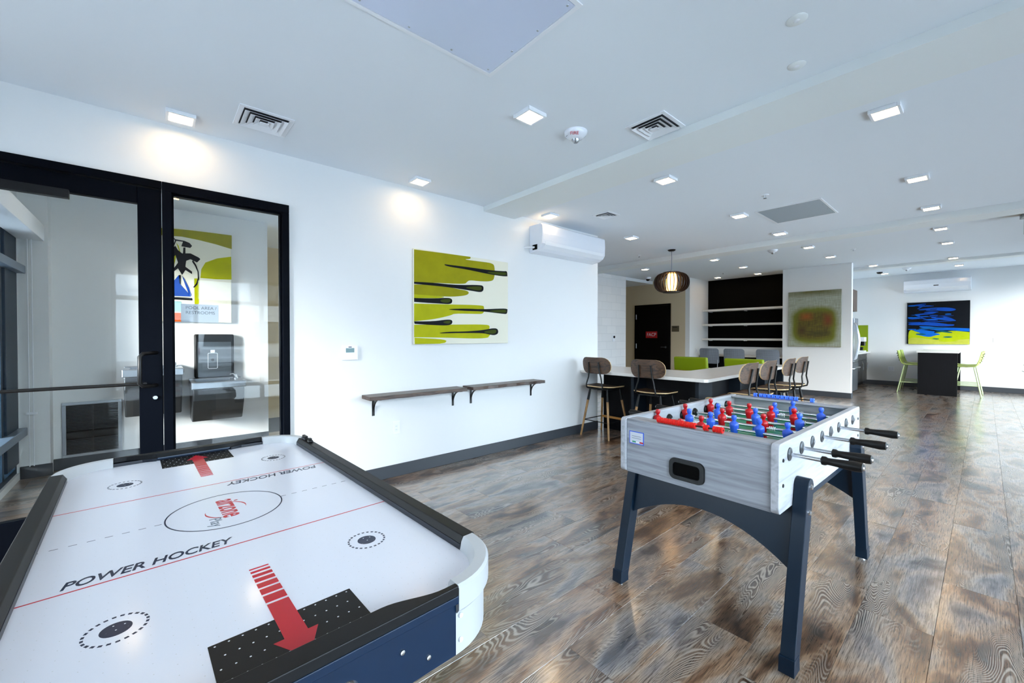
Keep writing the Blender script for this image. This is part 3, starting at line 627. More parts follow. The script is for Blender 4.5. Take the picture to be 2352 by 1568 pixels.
for x, y, lab in ((.139, 1.94, 'square ceiling light mirrored in the sidelight, upper of the two'), (.139, .42, 'square ceiling light mirrored in the sidelight, lower of the two'), (1.85, .42, 'square ceiling light over the floor between the two game tables'), (-.15, 4.78, 'unseen ceiling light added to brighten the hall, above the glass door'), (.75, 4.78, 'unseen ceiling light added to brighten the hall, above the sidelight')):  # the hall pair is unseen, added to brighten the hall
    make_light((x, y, ZC), lab)

def vent(cx, cy, z, s, label, rz=0):
    t = thing('air_vent', label, 'vent', (cx, cy, z), rz, 'square louvred ceiling vents')
    h = s/2; a = h-.028
    b = MB(); b.box(-h, h, -h, -a, -.007, 0).box(-h, h, a, h, -.007, 0).box(-h, -a, -a, a, -.007, 0).box(a, h, -a, a, -.007, 0); b.build('frame', 'white', t, bevel=.0015, seg=1)
    Bx(-a, a, -a, a, -.0022, -.0005).build('duct_backing', 'ductgrey', t)
    for k in range(3):
        ro = a*(1-.27*k)-.004; ri = ro-a*.235; z0, z1 = -.020, -.006
        b = MB(); P = lambda r, zz: [(-r, -r, zz), (r, -r, zz), (r, r, zz), (-r, r, zz)]
        b.add(P(ro, z0)+P(ri, z1)+P(ri-.002, z1+.0025)+P(ro-.001, z0+.0025), [(i, (i+1) % 4, 4+(i+1) % 4, 4+i) for i in range(4)]+[(12+i, 8+i, 8+(i+1) % 4, 12+(i+1) % 4) for i in range(4)]+[(i, 12+i, 12+(i+1) % 4, (i+1) % 4) for i in range(4)]+[(4+i, 4+(i+1) % 4, 8+(i+1) % 4, 8+i) for i in range(4)])
        b.build('louvre', 'white', t)
    r = a*.20; Bx(-r, r, -r, r, -.024, -.020).build('centre_plate', 'white', t)
vent(.561, 3.175, ZC, .31, 'white square louvred vent near the left wall, above the sidelight')
vent(2.596, 1.494, ZC, .29, 'white square louvred vent right of the fire strobe, before the first beam')
vent(4.04, 2.953, ZC, .235, 'small white louvred vent near the end of the wall air conditioner')

def panel(x0, x1, y0, y1, label, m):
    t = thing('access_panel', label, 'access panel', ((x0+x1)/2, (y0+y1)/2, ZC)); hx, hy = (x1-x0)/2, (y1-y0)/2; f = .022
    b = MB(); b.box(-hx, hx, -hy, -hy+f, -.006, 0).box(-hx, hx, hy-f, hy, -.006, 0).box(-hx, -hx+f, -hy+f, hy-f, -.006, 0).box(hx-f, hx, -hy+f, hy-f, -.006, 0); b.build('frame', 'white', t, bevel=.001, seg=1)
    Bx(-hx+f+.003, hx-f-.003, -hy+f+.003, hy-f-.003, -.0045, -.0005).build('panel', m, t)
    n = 4
    for i in range(n):
        for sx, sy in ((-hx+.05+i*(2*hx-.1)/(n-1), hy-.045), (-hx+.05+i*(2*hx-.1)/(n-1), -hy+.045)):
            MB().lathe([(0, -.0065), (.005, -.006), (.006, -.0045)], 10, (sx, sy, 0)).build('screw', 'steel', t, smooth=.6)
    for i in (1, 2):
        for sx in (-hx+.045, hx-.045):
            MB().lathe([(0, -.0065), (.005, -.006), (.006, -.0045)], 10, (sx, -hy+.05+i*(2*hy-.1)/3, 0)).build('screw', 'steel', t, smooth=.6)
M['panelgrey'] = mat('pale_metal_panel', (206, 215, 236), .3, .1)
M['panelgrey2'] = mat('grey_grille_panel', (172, 184, 194), .4, .2)
panel(.62, 1.412, 1.155, 1.808, 'large pale screwed access panel in the ceiling at the top of the view', 'panelgrey')
panel(5.225, 5.98, 1.125, 1.756, 'grey square access panel in the ceiling between the two beams', 'panelgrey2')

def strobe(loc, label, fire=False, s=1.0):
    t = thing('fire_strobe', label, 'fire alarm', loc)
    MB().lathe([(0, -.052*s), (.03*s, -.052*s), (.052*s, -.042*s), (.075*s, -.022*s), (.082*s, -.006*s), (.082*s, 0)], 28).build('body', 'gwhite', t, smooth=.9)
    MB().lathe([(0, -.078*s), (.012*s, -.076*s), (.024*s, -.064*s), (.029*s, -.050*s)], 18).build('lens', 'steel', t, smooth=.5)
    if fire:
        me = text_mesh('FIRE', .03, sx=1.1, ext=.0004); me.materials.clear(); me.materials.append(M['red'])
        n = Vector((-.62, -.06, -.78)); d = Vector((.0, 1, 0))
        a = math.atan2(-.3, .9)
        o = obj('lettering', me, t)
        # letters read along the rim facing the camera side
        nrm = Vector((math.cos(3.9), math.sin(3.9), -1.05)).normalized(); right = nrm.cross(Vector((0, 0, 1))).normalized()*-1
        up = nrm.cross(right)
        pos = Vector((.064*math.cos(3.72), .064*math.sin(3.72), -.0345))*1.0
        R = Matrix((right, up, nrm)).transposed().to_4x4(); R.translation = pos+nrm*.002
        o.matrix_local = R
        Bx(-.008, .008, -.0035, .0035, -.0005, .0005).build('vent_slot', 'dark', t, loc=(-.0615, .028, -.034), rot=(0, -.75, 0))
strobe((2.25, 1.905, ZC), 'round white ceiling fire strobe marked FIRE in red', True)
strobe((8.51, 2.55, 2.90), 'small white smoke detector hanging just past the second beam', s=1.0)
strobe((13.6, 1.24, 2.97), 'small white ceiling detector above the far air conditioner', s=1.0)
def sprinkler(loc, label):
    t = thing('fire_sprinkler', label, 'sprinkler', loc, 0, 'ceiling sprinkler heads')
    MB().lathe([(.0, -.006), (.032, -.006), (.036, -.002), (.036, 0)], 20).build('escutcheon', 'white', t, smooth=.8)
    b = MB(); b.cyl((0, 0, -.028), (0, 0, -.004), .008).cyl((0, 0, -.034), (0, 0, -.030), .015); b.rbar((-.011, 0, -.006), (-.006, 0, -.031), .004, .004).rbar((.011, 0, -.006), (.006, 0, -.031), .004, .004); b.build('head', 'chrome', t, smooth=.7)
def cover(loc, label):
    t = thing('sprinkler_cover', label, 'sprinkler', loc, 0, 'flat ceiling sprinkler covers')
    MB().lathe([(0, -.007), (.036, -.006), (.042, -.002), (.042, 0)], 24).build('cover_plate', 'beam', t, smooth=.8)
    MB().lathe([(0, -.009), (.012, -.008), (.014, -.006)], 14).build('boss', 'white', t, smooth=.8)
cover((2.212, .573, ZC), 'flat round sprinkler cover on the near ceiling, closer to the top edge')
cover((2.583, .668, ZC), 'flat round sprinkler cover on the near ceiling, closer to the first beam')
sprinkler((4.696, 1.48, ZC), 'chrome sprinkler head in front of the grey access panel')
sprinkler((6.472, 4.022, ZC), 'sprinkler head in the ceiling left of the pendant lamp')
sprinkler((9.525, 1.571, 2.90), 'sprinkler head in the ceiling right of the pier corner')
sprinkler((10.59, 4.25, 2.90), 'sprinkler head in front of the shelf niche')
t = thing('dome_camera', 'small white and black dome camera by the block wall corner', 'camera', (9.92, 5.9, 2.90))
MB().lathe([(.05, -.05), (.075, -.045), (.08, 0)], 20).build('base', 'white', t, smooth=.8)
MB().lathe([(0, -.10), (.03, -.092), (.048, -.07), (.052, -.05)], 20).build('dome', 'black', t, smooth=.9)
t = thing('dome_camera', 'tiny dark ceiling camera near the kitchen light', 'camera', (14.0, 1.78, 2.97))
MB().lathe([(0, -.045), (.04, -.04), (.06, -.015), (.06, 0)], 18).build('dome', 'black', t, smooth=.9)
# exit sign at the right edge
t = thing('exit_sign', 'green edge lit sign hanging at the right edge of the view', 'sign', (8.4, -.34, 2.90), .1)
Bx(-.16, .16, -.04, .04, -.05, 0).build('canopy', 'dsteel', t, bevel=.004)
Bx(-.15, .15, -.006, .006, -.25, -.05).build('panel', 'greenacr', t, bevel=.002)

# pendant lamp
t = thing('pendant_lamp', 'dark slatted wooden pendant lamp glowing over the counter', 'lamp', (6.48, 3.42, ZC))
MB().lathe([(0, -.022), (.045, -.022), (.062, -.008), (.062, 0)], 24).build('ceiling_rose', 'black', t, smooth=.8)
MB().tube([(0, 0, -.02), (0, 0, -.40)], .004, 6).build('cord', 'greyp', t)
zc = -.54
for k in range(30):
    a = 2*PI*k/30; b = MB(); pts = []
    for i in range(13):
        s = -1.32+2.64*i/12; pts.append((.105+.175*math.cos(s)**.8, .155*math.sin(s)/math.sin(1.32)))
    vs = []; ca, sa = math.cos(a), math.sin(a); hw = .0035
    for r, z in pts:
        for rr in (r, r-.036):
            for q in (-hw, hw): vs.append((rr*ca-q*sa, rr*sa+q*ca, zc+z))
    fs = [(0, 1, 3, 2), (12*4, 12*4+2, 12*4+3, 12*4+1)]
    for i in range(12):
        p, q = 4*i, 4*i+4; fs += [(p, q, q+1, p+1), (p+2, p+3, q+3, q+2), (p, p+2, q+2, q), (p+1, q+1, q+3, p+3)]
    b.add(vs, fs); b.build('slat', 'slat', t)
MB().lathe([(.10, zc+.150), (.135, zc+.150), (.135, zc+.168), (.10, zc+.168), (.10, zc+.150)], 30).build('top_ring', 'slat', t, smooth=.5)
MB().lathe([(.075, zc-.168), (.135, zc-.168), (.135, zc-.150), (.075, zc-.150), (.075, zc-.168)], 30).build('bottom_ring', 'slat', t, smooth=.5)
MB().lathe([(.072, zc-.16), (.088, zc-.02), (.084, zc+.06), (.07, zc+.14)], 24).build('diffuser', 'lamp', t, smooth=.8)
MB().lathe([(.0, zc+.16), (.1, zc+.155), (.1, zc+.168), (0, zc+.18)], 20).build('cap', 'slat', t, smooth=.5)

# ---------------------------------------------------------------- things on the left wall
def strokes(parent, polys, plane, at0, step, edge, mg, name='paint_stroke'):
    for i, (c, p) in enumerate(polys):
        p = chaikin(p, lambda q: q[0] < edge[0]+mg or q[0] > edge[1]-mg or q[1] < edge[2]+mg or q[1] > edge[3]-mg)
        b = MB(); d = at0-step*(i+1)
        if plane == 'y': b.prism(p, d, at0, 'y')
        else: b.prism(p, d, at0, 'x')
        b.build(name, 'a_'+c, parent)
t = thing('canvas_painting', 'square canvas of yellow brush strokes with dark blue drips', 'painting', (0, 0, 0))
Bx(1.892, 3.085, 3.6195, YW-.0015, 1.246, 2.176).build('canvas', 'cream', t, bevel=.004)
strokes(t, ART1, 'y', 3.6195, .0002, (1.892, 3.085, 1.246, 2.176), .012)

def wall_shelf(x0, x1, label, z=.80):
    t = thing('wall_shelf', label, 'shelf', ((x0+x1)/2, YW, z), 0, 'narrow wall shelves'); h = (x1-x0)/2
    random.seed(int(x0*10))
    b = MB(); n = 16
    for i in range(n):
        pass
    pts = [(-h, 0)]+[(-h+2*h*i/n, -.195+.006*math.sin(i*1.7+x0)) for i in range(n+1)]+[(h, 0)]
    b.prism(pts, -.034, 0); b.build('board', 'shelfwood', t, bevel=.004)
    for sx in (-h+.105, h-.05):
        b = MB(); b.box(sx-.012, sx+.012, -.005, 0, -.20, -.034).box(sx-.012, sx+.012, -.165, 0, -.040, -.034)
        pts = [(sx, -.004-.13*(1-math.cos(a)), -.165+.125*math.sin(a)) for a in [PI/2*i/8 for i in range(9)]]
        for i in range(8): b.rbar(pts[i], pts[i+1], .016, .007)
        b.build('bracket', 'black', t)
wall_shelf(1.392, 2.40, 'narrow dark wooden wall shelf on black brackets, left one nearer the door')
wall_shelf(2.475, 3.525, 'narrow dark wooden wall shelf on black brackets, right one nearer the counter')

t = thing('thermostat', 'square white wall thermostat with small grey screen', 'thermostat', (1.284, YW, 1.179))
Bx(-.067, .067, -.022, 0, -.062, .062).build('body', 'white', t, bevel=.004)
Bx(-.036, .036, -.0235, -.0215, .004, .042).build('screen', 'lcd', t)
for i in (-1, 0, 1):
    for z in (-.018, -.042): Bx(i*.03-.009, i*.03+.009, -.0232, -.0215, z-.006, z+.006).build('button', 'greyp' if False else 'white', t, bevel=.001)
Bx(-.014, .014, -.0232, -.0215, .047, .055).build('badge', 'navy', t, bevel=.001)
def outlet(name, label, loc, rz, kind='outlet', w=.075, n=1):
    t = thing(name, label, 'outlet' if kind == 'outlet' else 'switch', loc, rz)
    Bx(-w/2, w/2, -.006, 0, -.06, .06).build('cover_plate', 'white', t, bevel=.002)
    for k in range(n):
        cx = (k-(n-1)/2)*.05
        Bx(cx-.017, cx+.017, -.008, -.005, -.034, .034).build('receptacle' if kind == 'outlet' else 'rocker', 'gwhite', t, bevel=.001)
        if kind == 'outlet':
            for z in (.016, -.016):
                for sx in (-.006, .006): Bx(cx+sx-.001, cx+sx+.001, -.0085, -.0078, z-.004, z+.004).build('slot', 'greyp', t)
outlet('wall_outlet', 'white wall outlet low under the left shelf', (1.717, YW, .459), 0)
outlet('wall_outlet', 'double white outlet low on the far wall left of the black table', (15.1, 1.665, .455), -PI/2, w=.12, n=2)
outlet('light_switch', 'white light switch on the bright far wall', (15.1, -.165, 1.24), -PI/2, 'switch')
t = thing('door_release_button', 'small white wall plate with round black button on the block wall', 'switch', (8.88, 6.25, 1.285))
Bx(-.05, .05, -.012, 0, -.085, .085).build('plate', 'white', t, bevel=.003)
MB().lathe([(0, -.03), (.03, -.028), (.034, -.012)], 18, (.01, 0, .03), 'y').build('button', 'black', t, smooth=.7)
t = thing('wall_plaque', 'small bronze room plaque on the wall right of the black door', 'sign', (10.77, 5.565, 1.54), -PI/2)
Bx(-.105, .105, -.008, 0, -.08, .08).build('plate', 'bronze', t, bevel=.002)
Bx(-.075, .055, -.0095, -.0075, .035, .05).build('raised_line', 'dark', t)

def air_con(loc, rz, L, label, hgt=.33, pipe=True, logo=False):
    t = thing('air_conditioner', label, 'air conditioner', loc, rz)
    p = [(0, 0), (-.20, 0), (-.222, -.02), (-.228, -.12), (-.222, -.24), (-.19, -.285), (-.13, -.315), (0, -hgt)]
    b = MB(); b.prism(p, -L/2, L/2, 'x'); b.build('body', 'gwhite', t, bevel=.008, seg=2)
    b = MB(); b.prism([(-.201, -.012), (-.2235, -.024), (-.2295, -.12), (-.225, -.20), (-.22, -.20), (-.2245, -.12)], -L/2+.012, L/2-.012, 'x'); b.build('front_panel', 'gwhite', t)
    b = MB(); b.prism([(-.226, -.215), (-.222, -.25), (-.185, -.292), (-.182, -.288), (-.217, -.248), (-.221, -.215)], -L/2+.05, L/2-.05, 'x'); b.build('air_flap', 'white', t)
    Bx(-L/2+.05, L/2-.05, -.2235, -.20, -.209, -.205).build('seam', 'greyp', t)
    if logo: Bx(-.045, .045, -.2315, -.227, -.175, -.155).build('display', 'black', t)
    if pipe:
        b = MB(); b.tube([(-L/2+.02, -.10, -.27), (-L/2-.03, -.06, -.27), (-L/2-.07, -.02, -.27), (-L/2-.08, .01, -.27)], .014); b.build('pipe', 'white', t, smooth=.8)
        Bx(-L/2-.002, -L/2+.003, -.14, -.06, -.30, -.24).build('pipe_port', 'dark', t)
air_con((4.06, YW, 2.665), 0, 1.22, 'white wall air conditioner high at the end of the left wall')
air_con((15.1, .82, 2.785), -PI/2, 1.19, 'white wall air conditioner above the blue painting on the far wall', pipe=False, logo=True)

t = thing('canvas_painting', 'blue and black painting with lemon yellow lower band on far wall', 'painting', (0, 0, 0))
Bx(15.0535, 15.0985, .243, 1.36, 1.134, 2.216).build('canvas', 'night', t, bevel=.004)
strokes(t, ART2, 'x', 15.0535, .0005, (.243, 1.36, 1.134, 2.216), .016)
random.seed(21)
for i in range(34):
    cy = random.uniform(.50, 1.30); cz = random.uniform(1.50, 2.16); hw = random.uniform(.05, .20)*(1.25 if cz < 1.8 else .8); hh = random.uniform(.006, .016)
    if cz > 1.95: cy = random.uniform(.85, 1.28)
    hw = min(hw, 1.345-cy, cy-.26); k = .35*random.uniform(-1, 1)
    pts = [(cy+hw*math.cos(a), cz+hh*math.sin(a)+k*hh*math.cos(2*a)) for a in [2*PI*j/14 for j in range(14)]]
    c = random.choice('bccbdd') if cz > 1.56 else random.choice('bgc')
    MB().prism(pts, 15.0535-.0085-.0003*i, 15.0535, 'x').build('paint_stroke', 'a_'+c, t)
t = thing('canvas_painting', 'muted green painting with a rusty brown square on the pier', 'painting', (11.1985, 2.524, 1.72))
Bx(-.04, 0, -.49, .49, -.628, .63).build('canvas', 'art1', t, bevel=.004)

# ---------------------------------------------------------------- hall beyond the glass
t = thing('canvas_painting', 'yellow and white painting of a black bicycle in the hall', 'painting', (0, 0, 0))
Bx(-.08, .700, 5.9535, 5.9985, 1.488, 2.54).build('canvas', 'cream', t, bevel=.004)
strokes(t, ART3, 'y', 5.9535, .0003, (-.08, .70, 1.488, 2.54), 9)
t = thing('door_sign', 'white sign reading POOL AREA / RESTROOMS behind the sidelight glass', 'sign', (.248, 3.70, 1.487))
Bx(-.108, .108, 0, .005, -.064, .066).build('plate', 'sign', t, bevel=.001)
lettering('POOL AREA /', .030, 'navy', t, (-.083, -.0006, .038), (PI/2, 0, 0), align='LEFT', sx=1.0)
lettering('RESTROOMS', .030, 'navy', t, (-.083, -.0006, .004), (PI/2, 0, 0), align='LEFT', sx=1.0)
t = thing('return_grille', 'large dark louvred return air grille low on the hall wall', 'vent', (-.485, 6.0, .388))
w_, h_ = .216, .274
b = MB(); b.box(-w_, w_, -.018, 0, -h_, -h_+.028).box(-w_, w_, -.018, 0, h_-.028, h_).box(-w_, -w_+.028, -.018, 0, -h_+.028, h_-.028).box(w_-.028, w_, -.018, 0, -h_+.028, h_-.028); b.build('frame', 'steel', t, bevel=.003)
Bx(-w_+.028, w_-.028, -.004, 0, -h_+.028, h_-.028).build('backing', 'dark', t)
Bx(-w_+.028, w_-.028, -.012, -.004, -.085, -.03).build('cross_bar', 'black', t); Bx(-.006, .006, -.012, -.004, -h_+.028, h_-.028).build('mullion', 'black', t)
for k in range(34):
    z = -h_+.036+k*(2*h_-.07)/33
    if -.10 < z < -.02: continue
    MB().rbar((-w_+.028, -.009, z), (w_-.028, -.009, z), .007, .0035).build('louvre', 'dsteel', t)
def fountain(x0, x1, z0, z1, label, dep=.48):
    t = thing('drinking_fountain', label, 'drinking fountain', ((x0+x1)/2, 5.9985, z1)); h = (x1-x0)/2; hh = z1-z0
    p = [(0, -.09), (-dep*.55, -hh), (-dep*.55-.04, -hh), (-dep, -.16), (-dep, -.06), (0, -.06)]
    b = MB(); b.prism([(0, -hh), (-dep*.6, -hh), (-dep*.95, -.2), (-dep, -.07), (0, -.07)], -h, h, 'x'); b.build('apron', 'dsteel', t, bevel=.012)
    b = MB(); b.box(-h-.012, h+.012, -dep-.012, -dep+.05, -.075, 0).box(-h-.012, h+.012, -.10, 0, -.075, .012).box(-h-.012, -h+.04, -dep+.05, -.10, -.075, 0).box(h-.10, h+.012, -dep+.05, -.10, -.075, 0)
    b.build('rim', 'steel', t, bevel=.008)
    Bx(-h+.04, h-.10, -dep+.05, -.10, -.066, -.055).build('basin', 'steel', t)
    b = MB(); b.lathe([(.024, 0), (.024, .012), (.014, .018), (.012, .045), (0, .05)], 14, (h-.05, -.17, 0)).tube([(h-.05, -.17, .03), (h-.08, -.17, .055), (h-.11, -.17, .05)], .008); b.build('bubbler', 'chrome', t, smooth=.7)
    Bx(h+.01, h+.02, -dep*.8, -dep*.5, -.06, -.02).build('push_pad', 'black', t, bevel=.003)
    return t
t = fountain(-.235, .215, .50, .995, 'stainless drinking fountain, higher one half hidden by the door stile')
t = fountain(.30, .77, .38, .83, 'stainless drinking fountain, lower one under the bottle filler')
t = thing('bottle_filler', 'dark bottle filling station panel above the lower fountain', 'bottle filler', (.53, 5.9985, 1.09))
Bx(-.19, .19, -.07, 0, -.243, .26).build('housing', 'black', t, bevel=.015)
Bx(-.16, .16, -.074, -.068, -.235, .17).build('alcove_panel', 'dsteel', t)
b = MB(); pts = rrect(.09, .18, .012, 3, -.02, -.05); n = len(pts)
for i in range(n): b.rbar((pts[i][0], -.076, pts[i][1]), (pts[(i+1) % n][0], -.076, pts[(i+1) % n][1]), .003, .003)
b.box(-.04, .0, -.078, -.074, .045, .075); b.build('bottle_symbol', 'sign', t)
MB().lathe([(0, -.012), (.016, -.012), (.018, 0)], 14, (-.02, -.072, -.04), 'y').build('sensor', 'black', t, smooth=.6)
t = thing('roller_shade', 'white roller shade box over the hall window with hanging cord', 'window shade', (-.95, 4.9, 2.22))
b = MB(); b.box(0, .17, -1.02, .93, 0, .15); b.build('valance', 'white', t, bevel=.004)
MB().tube([(.07, .88, 0), (.07, .88, -2.1)], .004, 6).build('pull_cord', 'white', t); MB().tube([(.095, .89, 0), (.095, .89, -2.1)], .004, 6).build('pull_cord', 'white', t)
Bx(.05, .12, .87, .90, -1.62, -1.60).build('cord_clip', 'white', t)

# ---------------------------------------------------------------- air hockey table
t = thing('air_hockey_table', 'white air hockey table with black rails and red markings, nearest thing in view', 'game table', (.177, 1.66, 0), math.radians(2.0))
AH = t; ZS = .74; ZT = .775; UO, UR, UI = .466, .430, .420; VO = .92; VJ = .745; UJ = .29
def corner(b, ro_u, ro_v, n=10):       # quarter ellipse from (UO side) to the end, in the first quadrant
    return [(UJ+(ro_u-UJ)*math.cos(a), VJ+(ro_v-VJ)*math.sin(a)) for a in [PI/2*i/n for i in range(n+1)]]
# playing surface
out = corner(None, UI, .885)
poly = out+[(-x, y) for x, y in out[::-1]]+[(-x, -y) for x, y in out]+[(x, -y) for x, y in out[::-1]]
MB().prism(poly, ZS-.02, ZS).build('playfield', 'hwhite', t)
# side rails: flat top, slope, small upright face
for s in (-1, 1):
    b = MB(); b.prism([(s*UO, ZS-.03), (s*UO, ZT), (s*UR, ZT), (s*UI, ZT-.017), (s*UI, ZS+.0005), (s*(UI+.01), ZS-.03)], -VJ, VJ, 'y'); b.build('side_rail', 'hblack', t, bevel=.002, seg=2)
    MB().prism([(s*(UI-.0015), ZT-.0185), (s*(UI+.0005), ZT-.0185), (s*(UI+.0005), ZS+.001), (s*(UI-.0015), ZS+.001)], -VJ, VJ, 'y').build('rail_edge', 'hnavy', t)
# moulded corners
def corner_geo(b, sx, sy):
    n = 12
    rings = []
    for i in range(n+1):
        a = PI/2*i/n; ca, sa = math.cos(a), math.sin(a)
        P = lambda u, v, z: (sx*(UJ+(u-UJ)*ca), sy*(VJ+(v-VJ)*sa), z)
        rings.append([P(UO-.008, VO-.008, ZS-.03), P(UO, VO, ZS-.02), P(UO, VO, ZT-.006), P(UO-.006, VO-.006, ZT), P(UR, .887, ZT), P(UI+.003, .878, ZT-.012), P(UI-.002, .872, ZS+.001), P(UI+.01, .89, ZS-.03)])
    k = 8; vs = [p for r in rings for p in r]; fs = [(i*k+j, (i+1)*k+j, (i+1)*k+(j+1) % k, i*k+(j+1) % k) for i in range(n) for j in range(k)]
    fs += [tuple(range(k)), tuple(n*k+j for j in range(k-1, -1, -1))]
    b.add(vs, fs); return b
for sx in (-1, 1):
    for sy in (-1, 1):
        corner_geo(MB(), sx, sy).build('corner_cap', 'hcorner', t, smooth=.6)
        # curved skirt below
        b = MB(); n = 12; vs = []
        for i in range(n+1):
            a = PI/2*i/n
            for du, z in ((0, ZS-.03), (0, .615), (.02, .615), (.02, ZS-.03)):
                vs.append((sx*(UJ+(UO-.012-du-UJ)*math.cos(a)), sy*(VJ+(VO-.012-du-VJ)*math.sin(a)), z))
        b.add(vs, [(i*4+j, (i+1)*4+j, (i+1)*4+(j+1) % 4, i*4+(j+1) % 4) for i in range(n) for j in range(4)]+[(0, 1, 2, 3), (n*4+3, n*4+2, n*4+1, n*4)])
        sk = b.build('corner_skirt', 'hcorner', t, smooth=.6)
        for z in (.70, .645):
            MB().lathe([(0, -.004), (.005, -.003), (.006, 0)], 10, (sx*(UJ+.012), sy*(VO-.011), z), 'y').build('screw', 'white', sk, smooth=.6) if sy < 0 else MB().lathe([(0, .004), (.005, .003), (.006, 0)], 10, (sx*(UJ+.012), sy*(VO-.011), z), 'y').build('screw', 'white', sk, smooth=.6)
# end rails with goal bridge
for s in (-1, 1):
    inner = []
    for i in range(41):
        u = -UJ+2*UJ*i/40; a = min(1, max(0, (abs(u)-.13)/.13)); a = a*a*(3-2*a)
        inner.append((u, s*(.872*(1-a)+.905*a)))
    b = MB(); b.prism([(-UJ, s*VO)]+inner+[(UJ, s*VO)], ZT-.022, ZT); b.build('end_rail', 'hblack', t, bevel=.002, seg=2)
    L1 = [p for p in inner if p[0] <= -.14]; R1 = [p for p in inner if p[0] >= .14]
    for L_ in (L1, R1):
        MB().prism([(p[0], p[1]+s*.001) for p in L_]+[(L_[-1][0], s*(VO-.031)), (L_[0][0], s*(VO-.031))], ZS-.02, ZT-.022).build('goal_cheek', 'hnavy', t)
    Bx(-.14, .14, min(s*.872, s*.874), max(s*.872, s*.874), ZT-.024, ZT-.0205).build('goal_lip', 'greyp', t)
    y0, y1 = sorted((s*(VO-.012), s*(VO-.03)))
    pnl = Bx(-UJ, UJ, y0, y1, .615, ZT-.022).build('end_panel', 'hskirt', t)
    Bx(-UJ, UJ, *sorted((s*VO, s*(VO-.014))), ZT-.04, ZT-.022).build('end_lip', 'hskirt', t, bevel=.002)
    for ux, z in ((.16, .69), (-.16, .69), (.22, .648), (-.22, .648)):
        MB().lathe([(0, -.004), (.005, -.003), (.006, 0)] if s < 0 else [(0, .004), (.005, .003), (.006, 0)], 10, (ux, s*(VO-.012), z), 'y').build('screw', 'chrome', pnl, smooth=.6)
    if s < 0:
        MB().lathe([(.015, 0), (.016, -.004), (.021, -.005), (.024, 0), (.015, 0)], 24, (.049, -(VO-.012), .670), 'y').build('goal_return_ring', 'chrome', pnl, smooth=.6)
    # perforated goal mat
    mt = Bx(-.132, .132, *sorted((s*.710, s*.885)), ZS+.0002, ZS+.0010).build('goal_mat', 'hblack', t)
    b = MB()
    for i in range(12):
        for j in range(5):
            u = -.122+.244*i/11+(0.0 if j % 2 == 0 else .011); v = .718+.036*j
            if abs(u) > .128: continue
            pp = [(u+.0019*math.cos(q), s*v+.0019*math.sin(q)) for q in [PI/3*k for k in range(6)]]; b.prism(pp, ZS+.001, ZS+.0012)
    o = b.build('air_hole', 'white', mt); o['kind'] = 'stuff'
for s in (-1, 1):
    Bx(*sorted((s*(UO-.055), s*(UO-.073))), -VJ, VJ, .615, ZS-.03).build('side_panel', 'hskirt', t)
Bx(-.38, .38, -.76, .76, .635, .65).build('base_board', 'hskirt', t)
for su in (-1, 1):
    for sv in (-1, 1):
        lg = MB(); lg.prism([(su*.27, sv*.58), (su*.15, sv*.58), (su*.15, sv*.72), (su*.27, sv*.72)], .03, .636); lg = lg.build('leg', 'hskirt', t, bevel=.004)
        MB().lathe([(.03, 0), (.034, .01), (.02, .03)], 16, (su*.21, sv*.65, 0)).build('leveller', 'black', lg, smooth=.7)
# printed markings on the field
zm0, zm1 = ZS, ZS+.0004
for v in (-.290, .325): Bx(-UI, UI, v-.0022, v+.0022, zm0, zm1).build('red_line', 'red', t)
b = MB()
for s in (-1, 1):
    for k in range(8):
        u0 = .165+.036*k
        b.box(*sorted((s*u0, s*min(u0+.017, UI))), .0095, .0115, zm0, zm1)
b.build('centre_line', 'navy', t)
def ring(b, cu, cv, r0, r1, n=72, a0=0, a1=2*PI):
    for i in range(n):
        p, q = a0+(a1-a0)*i/n, a0+(a1-a0)*(i+1)/n
        b.prism([(cu+r0*math.cos(p), cv+r0*math.sin(p)), (cu+r1*math.cos(p), cv+r1*math.sin(p)), (cu+r1*math.cos(q), cv+r1*math.sin(q)), (cu+r0*math.cos(q), cv+r0*math.sin(q))], zm0, zm1)
    return b
ring(MB(), .003, .0105, .1585, .1625).build('centre_circle', 'navy', t)
for u, v in ((.258, -.515), (-.258, -.525), (-.25, .553), (.268, .565)):
    sp = MB(); sp.prism([(u+.0245*math.cos(2*PI*k/32), v+.0245*math.sin(2*PI*k/32)) for k in range(32)], zm0, zm1); sp = sp.build('faceoff_spot', 'navy', t)
    b = MB()
    for k in range(24):
        a = 2*PI*k/24; ring(b, u, v, .0455, .0505, 1, a, a+.14)
    b.build('dashed_ring', 'navy', sp)
    b = MB()
    for du, dv in ((0, -.004), (.013, .009), (-.004, .014)): b.prism([(u+du+.0016*math.cos(PI/3*k), v+dv+.0016*math.sin(PI/3*k)) for k in range(6)], zm1, zm1+.0002)
    b.build('air_hole', 'white', sp)
for s in (-1, 1):
    b = MB(); hw = .021; z0, z1 = ZS+.0011, ZS+.0015
    vv = .466
    for th, gp in ((.003, .012), (.007, .012), (.011, .011), (.015, .011), (.019, .010), (.023, .010), (.028, .010)):
        b.box(-hw, hw, *sorted((s*vv, s*(vv+th))), zm0, z1); vv += th+gp
    b.prism([(-hw, s*vv), (hw, s*vv), (hw, s*.785), (.040, s*.785), (0, s*.866), (-.040, s*.785), (-hw, s*.785)], zm0, z1)
    b.build('goal_arrow', 'red', t)
for s in (-1, 1):
    rz = 0 if s < 0 else PI
    lettering('POWER HOCKEY', .054, 'navy', t, (-.193 if s < 0 else .213, -.254 if s < 0 else .292, ZS+.0003), (0, 0, rz), sx=.78, shear=.25, ext=.00025, bold=.0009)
lg = lettering('airzone', .092, 'red', t, (.012, .022, ZS+.0003), (0, 0, -PI/2), sx=.66, ext=.00025, bold=.0012, name='logo_lettering')
